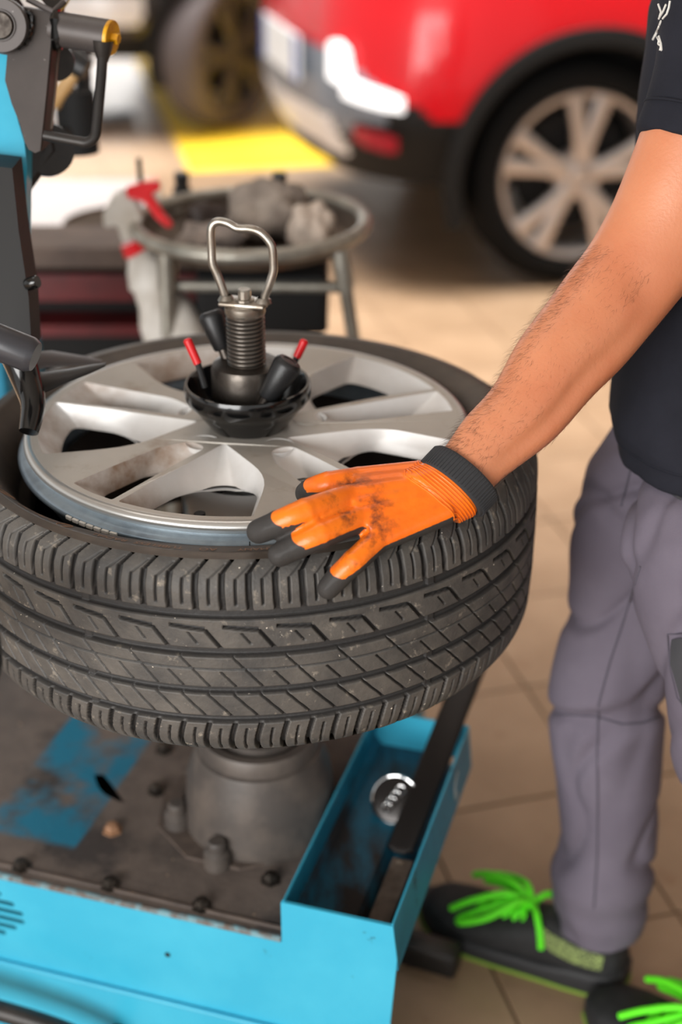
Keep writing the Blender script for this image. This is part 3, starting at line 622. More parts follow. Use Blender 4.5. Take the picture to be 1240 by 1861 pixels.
for k in range(5):
    a = 72 * k
    # (top corner, bottom-hole corner) pairs, running counter-clockwise
    big_t = [pol(0.0555, 174 + a), pol(0.140, 169.2 + a), pol(0.2265, 167.2 + a), pol(0.2275, 179 + a), pol(0.2275, 191 + a), pol(0.2265, 202.5 + a), pol(0.141, 209.5 + a)]
    big_b = [pol(0.113, 188 + a), pol(0.142, 172.8 + a), pol(0.203, 169.6 + a), pol(0.2045, 179 + a), pol(0.2045, 190 + a), pol(0.202, 200.8 + a), pol(0.128, 206.0 + a)]
    sm_t = [pol(0.075, 219 + a), pol(0.110, 215.6 + a), pol(0.2265, 222.8 + a), pol(0.2275, 230 + a), pol(0.2265, 237.4 + a), pol(0.105, 237.5 + a), pol(0.075, 237 + a)]
    sm_b = [pol(0.112, 224 + a), pol(0.135, 219.6 + a), pol(0.197, 224.0 + a), pol(0.1985, 230 + a), pol(0.197, 236.0 + a), pol(0.124, 235.6 + a), pol(0.112, 233 + a)]
    for tpoly, bpoly, rt, rb in ((big_t, big_b, [.006, .03, .004, .05, .05, .004, .035], [.014, .02, .012, .05, .05, .012, .02]), (sm_t, sm_b, [.012, .01, .003, .03, .003, .02, .012], [.008, .008, .008, .03, .008, .012, .008])):
        tp_, bt_ = rounded(tpoly, rt, 5), rounded(bpoly, rb, 5)
        holes_top.append(tp_); wall_sets.append((tp_, bt_))
outer = arc(0.2335, 0, 359, 240)[:-1] + [pol(0.2335, 359)]
HUBR = 0.034
v, f = fill_mb(outer, holes_top + [arc(HUBR, 0, 350, 35)])
def dish(x, y):  # the face sinks a little toward the hub
    r = hypot(x, y); return ZF - 0.006 * max(0, 1 - r / 0.16)
mb = MB().add([(AX.x + a, AX.y + b, dish(a, b)) for a, b in v], f)
obj('wheel_face', mb, M_alloy, wheel, smooth=False)
for i, (tp_, bt_) in enumerate(wall_sets):
    n = len(tp_); rings = [[(AX.x + a, AX.y + b, dish(a, b)) for a, b in tp_]]
    steps = [(0.04, 0.0010), (0.10, 0.0030), (0.55, 0.0125), (0.9, 0.0208), (1.0, 0.0245)]
    for w_, d_ in steps:
        rings.append([(AX.x + tp_[j][0] + (bt_[j][0] - tp_[j][0]) * w_, AX.y + tp_[j][1] + (bt_[j][1] - tp_[j][1]) * w_, dish(*tp_[j]) - d_) for j in range(n)])
    mb = MB().add([p for r in rings for p in r], [(r * n + j, r * n + (j + 1) % n, (r + 1) * n + (j + 1) % n, (r + 1) * n + j) for r in range(len(rings) - 1) for j in range(n)])
    wo = obj('window_wall', mb, M_wall, wheel, smooth=True, sharp=50)
    dst = []
    for r_i in range(len(rings)):
        for j in range(n):
            rr_ = hypot(*tp_[j]); ang_ = math.degrees(atan2(tp_[j][1], tp_[j][0])) % 360
            dst.append((0.9 if i % 2 and (215 < ang_ < 245) else 0.15) + (0.6 if rr_ > 0.222 and ang_ < 300 and ang_ > 90 else 0.0))
    set_attr(wo.data, 'dust', np.clip(dst, 0, 1))
# back side of the spokes (so that they are solid from below)
v, f = fill_mb(arc(0.2285, 0, 358, 179), [w[1] for w in wall_sets] + [arc(HUBR, 0, 350, 35)])
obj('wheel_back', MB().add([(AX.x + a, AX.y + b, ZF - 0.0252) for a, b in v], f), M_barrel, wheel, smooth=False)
# lug seats: shallow round cups between the spokes by the hub
for k in range(5):
    a = 228 + 72 * k; x, y = pol(0.068, a); c = Vector((AX.x + x, AX.y + y, 0))
    obj('lug_seat', lathe_mb([(0.0185, dish(x, y) + 0.0003), (0.0170, dish(x, y) - 0.001), (0.0150, ZF - 0.022), (0.0110, ZF - 0.026), (0.0075, ZF - 0.027), (0.0072, ZF - 0.05)], c, n=28), M_wall, wheel)
lip = [(0.2330, ZF), (0.2365, ZF + 0.0004), (0.2395, ZF - 0.0008), (0.2418, ZF - 0.0035), (0.2422, ZF - 0.0065), (0.2408, ZF - 0.0092), (0.2385, ZF - 0.0100), (0.2375, ZF - 0.0125)]
obj('rim_lip', lathe_mb(lip, (AX.x, AX.y, 0), n=180), mat('polished_lip', srgb(190, 188, 184), 0.3, 0.75), wheel, sharp=60)
fl = [(0.2375, ZF - 0.0125), (0.2400, ZF - 0.0150), (0.2440, ZF - 0.0165), (0.2475, ZF - 0.0185), (0.2492, ZF - 0.0215), (0.2485, ZF - 0.025), (0.2450, ZF - 0.027), (0.2380, ZF - 0.029), (0.2300, ZF - 0.034), (0.2290, ZF - 0.050), (0.222, ZF - 0.062), (0.214, ZF - 0.075)]
obj('rim_flange', lathe_mb(fl, (AX.x, AX.y, 0), n=180), M_flange, wheel, sharp=60)
ba = [(0.214, ZF - 0.075), (0.206, ZF - 0.10), (0.206, ZF - 0.15), (0.222, ZF - 0.185), (0.236, ZF - 0.195), (0.246, ZF - 0.205), (0.246, ZF - 0.21), (0.232, ZF - 0.205), (0.215, ZF - 0.18), (0.200, ZF - 0.15), (0.200, ZF - 0.10), (0.207, ZF - 0.07), (0.212, ZF - 0.052)]
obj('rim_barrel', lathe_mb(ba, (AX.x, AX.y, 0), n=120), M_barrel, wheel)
obj('hub_bore', lathe_mb([(HUBR, ZF - 0.0045), (HUBR - 0.002, ZF - 0.007), (HUBR - 0.002, ZF - 0.13), (0.07, ZF - 0.135), (0.075, ZF - 0.12), (0.08, ZF - 0.052)], (AX.x, AX.y, 0), n=48), M_wall, wheel)
vx, vy = at(363, 935, 1.36).x - AX.x, 0
vp = atz(363, 932, 0.835)
obj('valve_stem', lathe_mb([(0, 0.0), (0.0052, 0.0), (0.0052, -0.009), (0.0046, -0.011), (0.0052, -0.014), (0.0062, -0.045)], vp, n=20), M_plastic, wheel)
vk = MB()
for k in range(20):
    a = 2 * pi * k / 20; box_mb(vp + Vector((0.0052 * cos(a), 0.0052 * sin(a), -0.0045)), (0.0012, 0.0012, 0.008), Matrix.Rotation(a, 3, 'Z'), 0, vk)
obj('valve_cap_ribs', vk, M_plastic, wheel, smooth=False)
# stick-on balance weights and a black index mark on the flange
for k in range(7):
    t = radians(228.5 + 2.25 * k); p = (AX.x + 0.2508 * cos(t), AX.y + 0.2508 * sin(t), ZF - 0.0215)
    obj('balance_weight', box_mb(p, (0.003, 0.008, 0.004), Matrix.Rotation(t, 3, 'Z'), 0.0006), M_wtext, wheel, smooth=False)
for t in (radians(273.4),):
    obj('index_mark', box_mb((AX.x + 0.2478 * cos(t), AX.y + 0.2478 * sin(t), ZF - 0.0182), (0.005, 0.0008, 0.003), Matrix.Rotation(t, 3, 'Z')), M_dark, wheel, smooth=False)

# ------------------------------------------------------------------ quick clamp on the centre post
CX, CY = AX.x, AX.y
clamp = thing('wheel_clamp', 'black clamping cone with threaded post and bright steel loop handle at the wheel centre', 'clamp', (CX, CY, 0.86))
bowl = [(0.0, 0.853), (0.029, 0.853), (0.0325, 0.8555), (0.0575, 0.889), (0.0600, 0.8925), (0.0645, 0.8965), (0.0675, 0.901), (0.0685, 0.905), (0.0685, 0.914), (0.0672, 0.9175), (0.0645, 0.9175), (0.0625, 0.914), (0.060, 0.905), (0.052, 0.890), (0.045, 0.882), (0.0, 0.880)]
obj('clamp_cone', lathe_mb(bowl, (CX, CY, 0), n=96), M_blackgloss, clamp, sharp=40)
body = [(0.0, 0.880), (0.0365, 0.880), (0.0365, 0.900), (0.0385, 0.902), (0.0385, 0.932), (0.0365, 0.9385), (0.031, 0.9395), (0.023, 0.9395), (0.0, 0.9395)]
obj('clamp_body', lathe_mb(body, (CX, CY, 0), n=72), M_oily, clamp, sharp=40)
th_ = [(0.0185, 0.930)]
z = 0.932
while z < 0.990:
    th_ += [(0.0205, z + 0.0006), (0.0210, z + 0.0017), (0.0205, z + 0.0028), (0.0180, z + 0.0040)]; z += 0.0046
th_ += [(0.0185, 0.992), (0.0205, 0.9925), (0.0205, 0.996), (0.0, 0.996)]
obj('threaded_post', lathe_mb(th_, (CX, CY, 0), n=48), mat('dark_thread_steel', srgb(104, 98, 92), 0.3, 0.85), clamp, sharp=70)
obj('post_cap', lathe_mb([(0.0208, 0.994), (0.0218, 0.997), (0.0215, 1.003), (0.0185, 1.0055), (0.0, 1.0055)], (CX, CY, 0), n=40), M_steel, clamp)
obj('handle_plate', box_mb((CX, CY, 1.0065), (0.050, 0.030, 0.0045), Matrix.Rotation(radians(-14), 3, 'Z'), 0.002), M_steel, clamp)
hb = obj('hex_bolt', lathe_mb([(0, 0.017), (0.0062, 0.017), (0.0072, 0.0155), (0.0072, 0.0075), (0.0105, 0.0070), (0.0105, 0.004), (0, 0.004)], (CX, CY, 1.004), n=12), M_steel, clamp, sharp=25)
hl = [Vector((CX, CY, 0)) + Vector(p) for p in ((-0.0195, 0.004, 1.004), (-0.0225, 0.004, 1.018), (-0.0285, 0.005, 1.036), (-0.0325, 0.006, 1.046), (-0.0330, 0.007, 1.062), (-0.0325, 0.007, 1.083), (-0.0265, 0.007, 1.0905), (-0.016, 0.006, 1.0895), (-0.007, 0.003, 1.0855), (-0.001, 0.001, 1.0850), (0.008, -0.002, 1.0855), (0.018, -0.006, 1.0835), (0.026, -0.008, 1.0765), (0.0305, -0.009, 1.068), (0.0315, -0.009, 1.052), (0.0310, -0.009, 1.042), (0.0265, -0.008, 1.028), (0.0220, -0.006, 1.016), (0.0195, -0.005, 1.004))]
obj('loop_handle', tube_mb(smooth_path(hl, 5), 0.0044, 14), M_steel, clamp)
for sx, sy in ((-0.0195, 0.004), (0.0195, -0.005)):
    obj('handle_weld', lathe_mb([(0.009, 0.0), (0.0075, 0.003), (0.0055, 0.006)], (CX + sx, CY + sy, 1.0075), n=16), M_steel, clamp)
def grip(p0, p1, r0, r1, stem0):
    p0, p1, s0 = Vector(p0), Vector(p1), Vector(stem0); d = (p1 - p0); L_ = d.length; d.normalize()
    g = obj('grip_lever', tube_mb([s0, p0 + d * 0.01], 0.0058, 12), M_oily, clamp)
    obj('grip', lathe_mb([(0, 0), (r0 * .85, 0), (r0, 0.002), ((r0 + r1) / 2 + .0005, L_ * .5), (r1, L_ - 0.007), (r1 * .93, L_ - 0.003), (r1 * .78, L_ - 0.0005), (r1 * .5, L_), (r1 * .45, L_ - 0.001), (0, L_ - 0.001)], p0, d, 28), M_plastic, g)
C0 = Vector((CX, CY, 0))
grip(C0 + Vector((-0.0265, 0.018, 0.947)), C0 + Vector((-0.040, 0.030, 0.986)), 0.0095, 0.0140, C0 + Vector((-0.019, 0.012, 0.928)))
grip(C0 + Vector((0.023, -0.038, 0.914)), C0 + Vector((0.048, -0.034, 0.955)), 0.0105, 0.0155, C0 + Vector((0.013, -0.040, 0.897)))
for s0, s1, s2 in (((-0.044, -0.018, 0.918), (-0.0505, -0.016, 0.944), (-0.0610, -0.010, 0.968)), ((0.044, 0.016, 0.918), (0.0535, 0.014, 0.940), (0.0615, 0.016, 0.957))):
    lv = obj('release_lever', tube_mb([C0 + Vector(s0), C0 + Vector(s1)], 0.0034, 10), M_plastic, clamp)
    obj('red_sleeve', tube_mb([C0 + Vector(s1), C0 + Vector(s2), C0 + Vector(s2) + (Vector(s2) - Vector(s1)).normalized() * 0.002], [0.0045, 0.0048, 0.003], 12), M_redplastic, lv)

# ------------------------------------------------------------------ tools lying in the tray
lv = thing('tyre_lever', 'long flat black steel tyre lever leaning out of the blue tray over its far end', 'tyre lever', mp(0.185, -0.02, TB))
L0, L1, L2 = mp(0.190, -0.035, TB + 0.008), mp(0.2035, 0.178, 0.397), mp(0.2150, 0.330, 0.434)
mb = MB(); wdt = U * 0.0185
d0 = (L1 - L0).normalized(); d1 = (L2 - L1).normalized(); up_ = U.cross(d0).normalized()
secs = []
for p, w, h in [(L0, 0.3, .3), (L0 + d0 * 0.006, 0.9, 1), (L0 + d0 * 0.12, 1, 1), (L1, 1.0, 1), (L1 + d1 * 0.10, 1.02, 1), (L2 - d1 * 0.02, 0.98, 1), (L2 - d1 * 0.006, 0.8, .9), (L2, 0.45, .5)]:
    secs.append((p, wdt * w, up_ * 0.0055 * h))
obj('lever_bar', loft_mb(secs, 20, p=4), mat('black_lever', srgb(40, 36, 34), 0.45, 0.4), lv, sharp=40)
obj('lever_hole', lathe_mb([(0, 0.0003), (0.0035, 0.0003)], L2 - d1 * 0.045 + up_ * 0.0055 * (1 if up_.z > 0 else -1), up_ if up_.z > 0 else -up_, 16), M_grime, lv)
fb = thing('steel_bar', 'short worn steel bar lying at the near end of the blue tool tray', 'bar', mp(0.197, -0.12, TB - 0.012))
mb = box_mb(mp(0.1975, -0.118, TB - 0.001), (0.026, 0.148, 0.020), RZ, 0.0015)
obj('bar', mb, mat('worn_bar', srgb(128, 114, 102), 0.5, 0.3, col2=srgb(92, 80, 70), scale=30), fb, smooth=False)
obj('bar_notch', box_mb(mp(0.195, -0.052, TB + 0.0092), (0.008, 0.006, 0.0008), RZ), M_steel, fb, smooth=False)
hc = thing('hub_cap', 'small round hub cap with four interlocked chrome rings lying in the blue tray', 'hub cap', mp(0.162, 0.015, TB))
hcc = mp(0.1625, 0.045, TB + 0.022); hn = (Vector((-0.25, -0.75, 0.75))).normalized()
hx = Vector((0.62, 0.45, 0.65)); hx = (hx - hn * hx.dot(hn)).normalized(); hy = hn.cross(hx)
obj('cap_disc', lathe_mb([(0, 0.004), (0.022, 0.0035), (0.028, 0.002), (0.030, -0.002), (0.030, -0.012), (0, -0.012)], hcc, hn, 40), mat('cap_dark', srgb(50, 46, 44), 0.25, 0.4), hc)
ringp = lambda c, r: [c + hx * (r * cos(a)) + hy * (r * sin(a)) for a in [2 * pi * k / 28 for k in range(28)]]
obj('chrome_edge', tube_mb(ringp(hcc, 0.0295), 0.0019, 8, closed=True), M_chrome, hc)
for k in range(4):
    obj('emblem_ring', tube_mb(ringp(hcc + hn * 0.0055 + hx * (-0.0135 + 0.009 * k), 0.0058), 0.0012, 8, closed=True), M_chrome, hc)

# ------------------------------------------------------------------ round pan on tubular legs behind the wheel
PC = Vector((-0.14, 2.16, 0.885))
pan = thing('round_drain_pan', 'round dirty steel pan with pipe rim on tubular legs standing behind the tyre', 'pan', Vector((PC.x, PC.y, 0)))
pr = [(0, -0.045), (0.12, -0.042), (0.158, -0.032), (0.172, -0.012), (0.174, 0.0), (0.168, 0.0), (0.165, -0.010), (0.152, -0.027), (0.12, -0.036), (0, -0.039)]
obj('pan_bowl', lathe_mb(pr, PC, n=72), M_pan, pan)
obj('pan_rim', tube_mb([PC + Vector((0.177 * cos(a), 0.177 * sin(a), -0.004)) for a in [2 * pi * k / 72 for k in range(72)]], 0.0115, 12, closed=True), M_galv, pan)
for ang, sp in ((-134, 0.012), (-36, 0.055), (40, 0.05), (140, 0.04)):
    a = radians(ang); d = Vector((cos(a), sin(a), 0))
    p0 = PC + d * 0.170 + Vector((0, 0, -0.012)); p1 = Vector((PC.x, PC.y, 0.0)) + d * (0.170 + sp * 3)
    lg = obj('leg', tube_mb([p0, p1], 0.0105, 14), M_galv, pan)
    obj('leg_socket', tube_mb([p0, p0 + (p1 - p0) * 0.07], 0.0138, 14), M_galv, lg)
ga = MB(); box_mb(PC + Vector((0.02, -0.02, -0.105)), (0.20, 0.16, 0.095), None, 0.01, ga)
obj('drain_box', ga, M_dark, pan, smooth=False)
obj('drain_pipe', lathe_mb([(0.03, 0), (0.05, 0.0), (0.07, -0.06), (0.09, -0.12), (0, -0.12)], PC + Vector((0.02, -0.02, -0.14)), n=24), mat('red_funnel', srgb(150, 16, 22), 0.5), pan)
obj('cross_bar', tube_mb([PC + Vector((-0.13, -0.108, -0.07)), PC + Vector((0.138, -0.10, -0.075))], 0.009, 10), M_galv, pan)
for x, y in ((330, 322), (508, 327)):
    c = aty(x, y, PC.y + 0.165); c = Vector((c.x, c.y, PC.z))
    obj('clamp_jaw', lathe_mb([(0, 0.032), (0.011, 0.032), (0.013, 0.026), (0.011, 0.012), (0.016, 0.004), (0.016, -0.004), (0, -0.004)], c, n=16), M_plastic, pan)
def crumple(name, c, r, seed, m, label, cat, squash=0.5, sub=4, amp=0.5, group=None):
    bm = bmesh.new(); bmesh.ops.create_icosphere(bm, subdivisions=sub, radius=1.0); o3 = Vector((seed * 3.1, seed * 1.7, seed))
    zmin = 9
    for v_ in bm.verts:
        p = v_.co.copy(); k = 1 + amp * mnoise.noise(p * 1.4 + o3) + amp * 0.6 * abs(mnoise.noise(p * 3.1 + o3))
        v_.co = Vector((p.x * r[0] * k, p.y * r[1] * k, max(p.z, -0.35) * r[2] * k * squash)); zmin = min(zmin, v_.co.z)
    mb = MB(); bm.verts.index_update(); mb.add([Vector(c) + v_.co - Vector((0, 0, zmin)) for v_ in bm.verts], [[v_.index for v_ in f.verts] for f in bm.faces]); bm.free()
    return tag(obj(name, mb, m, None, sharp=None, loc=c), label, cat, group)
zp = PC.z - 0.033
crumple('rag', (PC.x + 0.03, PC.y + 0.035, zp), (0.062, 0.045, 0.060), 1.3, M_rag, 'crumpled pale grey greasy rag in the middle of the round pan', 'rag', 0.9)
crumple('rag', (PC.x + 0.098, PC.y - 0.045, zp), (0.034, 0.040, 0.05), 4.4, mat('pale_rag', srgb(188, 172, 158), 0.9), 'small pale beige rag at the right of the pan near its orange rust', 'rag', 0.9)
crumple('rag', (PC.x - 0.062, PC.y - 0.075, zp), (0.052, 0.034, 0.035), 7.7, mat('dull_rag', srgb(140, 126, 116), 0.9, col2=srgb(92, 84, 80), scale=18), 'flat brownish rag lying at the near side of the pan', 'rag', 0.9)
crumple('grease_lump', (PC.x - 0.068, PC.y + 0.03, zp), (0.034, 0.03, 0.04), 2.9, mat('dark_lump', srgb(48, 36, 30), 0.6), 'dark brown lump of dirt between the rags in the pan', 'lump', 0.8)
# spray bottle hooked on the pan's rim
sp_ = thing('spray_bottle', 'grimy white spray bottle with a red trigger hooked on the near side of the pan', 'spray bottle', at(285, 520, 2.0))
b0, b1 = at(232, 415, 2.19), at(352, 690, 2.17); bd = (b1 - b0).normalized()
px_ = Vector((bd.z, 0, -bd.x)); 
def bsec(t, w, dth): return (b0 + (b1 - b0) * t, px_.normalized() * (w * 1.1), Vector((0, 1, 0)) * (dth * 1.05))
obj('bottle_body', loft_mb([bsec(0.14, 0.017, 0.016), bsec(0.18, 0.018, 0.017), bsec(0.24, 0.026, 0.022), bsec(0.33, 0.032, 0.027), bsec(0.36, 0.028, 0.025), bsec(0.46, 0.030, 0.027), bsec(0.56, 0.040, 0.032), bsec(0.72, 0.044, 0.034), bsec(0.97, 0.043, 0.034), bsec(1.0, 0.038, 0.030)], 28, p=2.6), M_bottle, sp_)
obj('red_collar', loft_mb([bsec(0.075, 0.0195, 0.0195), bsec(0.15, 0.0205, 0.0205)], 24), M_redplastic, sp_)
hd_ = [at(x, y, 2.18) for x, y in ((252, 428), (224, 440), (214, 408), (190, 412), (188, 385), (205, 355), (222, 342), (250, 362), (262, 392))]
hdo = obj('spray_head', prism_mb([p + Vector((0, -0.013, 0)) for p in hd_], (0, 0.026, 0)), M_bottle, sp_, smooth=False)
bv = hdo.modifiers.new('b', 'BEVEL'); bv.width = 0.006; bv.segments = 3
tg = [at(x, y, 2.17) for x, y in ((229, 340), (252, 332), (288, 327), (293, 342), (276, 352), (297, 386), (316, 408), (306, 415), (284, 396), (262, 366), (232, 358))]
tgo = obj('trigger', prism_mb([p + Vector((0, -0.008, 0)) for p in tg], (0, 0.016, 0)), M_redplastic, sp_, smooth=False)
bv = tgo.modifiers.new('b', 'BEVEL'); bv.width = 0.003; bv.segments = 2
obj('nozzle_pin', tube_mb([at(256, 335, 2.18), at(252, 288, 2.18)], 0.0042, 10), mat('green_black_plastic', srgb(44, 52, 40), 0.5), sp_)
# dark red cabinet with an open front, things on it
cab_ = thing('red_cabinet', 'low dark red steel cabinet with brown top and dark open front behind the tyre', 'cabinet', (-0.33, 2.6, 0))
cz = 0.762; cx0, cx1, cy0, cy1 = -0.80, -0.06, 2.42, 2.56
obj('cabinet_top', box_mb(((cx0 + cx1) / 2, (cy0 + cy1) / 2, cz - 0.02), (cx1 - cx0, cy1 - cy0, 0.04), None, 0.004), M_brown, cab_, smooth=False)
for x in (cx0 + 0.015, cx1 - 0.015): obj('side_panel', box_mb((x, (cy0 + cy1) / 2, (cz - 0.04) / 2), (0.03, cy1 - cy0 - 0.01, cz - 0.04), None, 0.003), M_redsteel, cab_, smooth=False)
obj('back_panel', box_mb(((cx0 + cx1) / 2, cy1 - 0.02, (cz - 0.04) / 2), (cx1 - cx0 - 0.06, 0.02, cz - 0.04)), M_dark, cab_, smooth=False)  # near-black colour paints in the shade inside the open cabinet
for z in (0.06, 0.60): obj('shelf', box_mb(((cx0 + cx1) / 2, (cy0 + cy1) / 2 - 0.01, z), (cx1 - cx0 - 0.06, cy1 - cy0 - 0.06, 0.02)), M_redsteel, cab_, smooth=False)
obj('front_rail', box_mb(((cx0 + cx1) / 2, cy0 + 0.006, cz - 0.075), (cx1 - cx0 - 0.06, 0.012, 0.05), None, 0.003), M_redsteel, cab_, smooth=False)
ld = at(205, 412, 2.42)
ld = aty(222, 402, 2.73); LX, LY, LZ = ld.x, ld.y, ld.z
lid = thing('oil_drum', 'dark brown round drum standing behind the red cabinet and the spray bottle', 'drum', (LX, LY, 0))
M_lid = mat('dark_brown_drum', srgb(66, 54, 44), 0.75, spec=0.2)
obj('drum_body', lathe_mb([(0, 0.0), (0.107, 0.0), (0.110, 0.01), (0.110, 0.28), (0.114, 0.285), (0.110, 0.29), (0.110, 0.56), (0.114, 0.565), (0.110, 0.57), (0.110, LZ - 0.01)], (LX, LY, 0), n=48), M_lid, lid)
obj('drum_lid', lathe_mb([(0.110, LZ - 0.014), (0.115, LZ - 0.010), (0.115, LZ), (0.111, LZ + 0.002), (0.107, LZ - 0.006), (0, LZ - 0.006)], (LX, LY, 0), n=48), M_lid, lid)
wb = thing('white_crate', 'white plastic crate with a faded red rim edge on the floor behind the red cabinet', 'crate', (-0.74, 3.55, 0))
mb = box_mb((-0.74, 3.55, 0.26), (0.50, 0.60, 0.52), None, 0.02); obj('crate_body', mb, M_whiteplastic, wb, smooth=False)
obj('red_rim', tube_mb(smooth_path([(-0.62, 3.36, 0.525), (-0.56, 3.52, 0.527), (-0.52, 3.66, 0.527), (-0.50, 3.78, 0.525)], 5), 0.012, 10), mat('faded_red', srgb(222, 110, 110), 0.5), wb)
# tools behind the arm
hm = thing('hammer', 'hammer with pale wooden handle and black head behind the blue arm', 'hammer', at(128, 150, 1.95))
obj('handle', tube_mb([at(138, 128, 1.95), at(118, 158, 1.96), at(96, 190, 1.97)], [0.0095, 0.0105, 0.0115], 14), M_wood, hm)
obj('hammer_head', tube_mb([at(122, 100, 1.945), at(142, 118, 1.945), at(158, 128, 1.945)], [0.015, 0.017, 0.015], 16), M_plastic, hm)
obj('holder_cup', lathe_mb([(0, 0.04), (0.026, 0.04), (0.028, 0.03), (0.028, -0.045), (0, -0.05)], at(140, 218, 2.0), n=28), M_dark, changer)
obj('holder_knob', ball_mb(at(127, 188, 1.99), 0.016), mat('grey_knob', srgb(98, 90, 92), 0.4), changer)
obj('holder_stem', tube_mb([at(150, 100, 2.0), at(152, 160, 2.0), at(143, 225, 2.0)], 0.011, 12), M_plastic, changer)
obj('holder_bracket', tube_mb([at(140, 236, 2.0), at(70, 262, 1.95), at(20, 300, 1.9), at(-70, 330, 1.9), mp(-0.54, 0.36, 0.95)], 0.012, 10), M_black, changer)
gb = tag(obj('grey_bar', box_mb(atz(208, 222, 0.0) + Vector((0, 0, 0.025)), (0.20, 0.10, 0.05), Matrix.Rotation(0.5, 3, 'Z'), 0.012), mat('grey_metal', srgb(120, 122, 126), 0.5, 0.4), None, smooth=False, loc=atz(208, 222, 0)), 'small grey metal block lying on the pale floor far behind the loop handle', 'block')

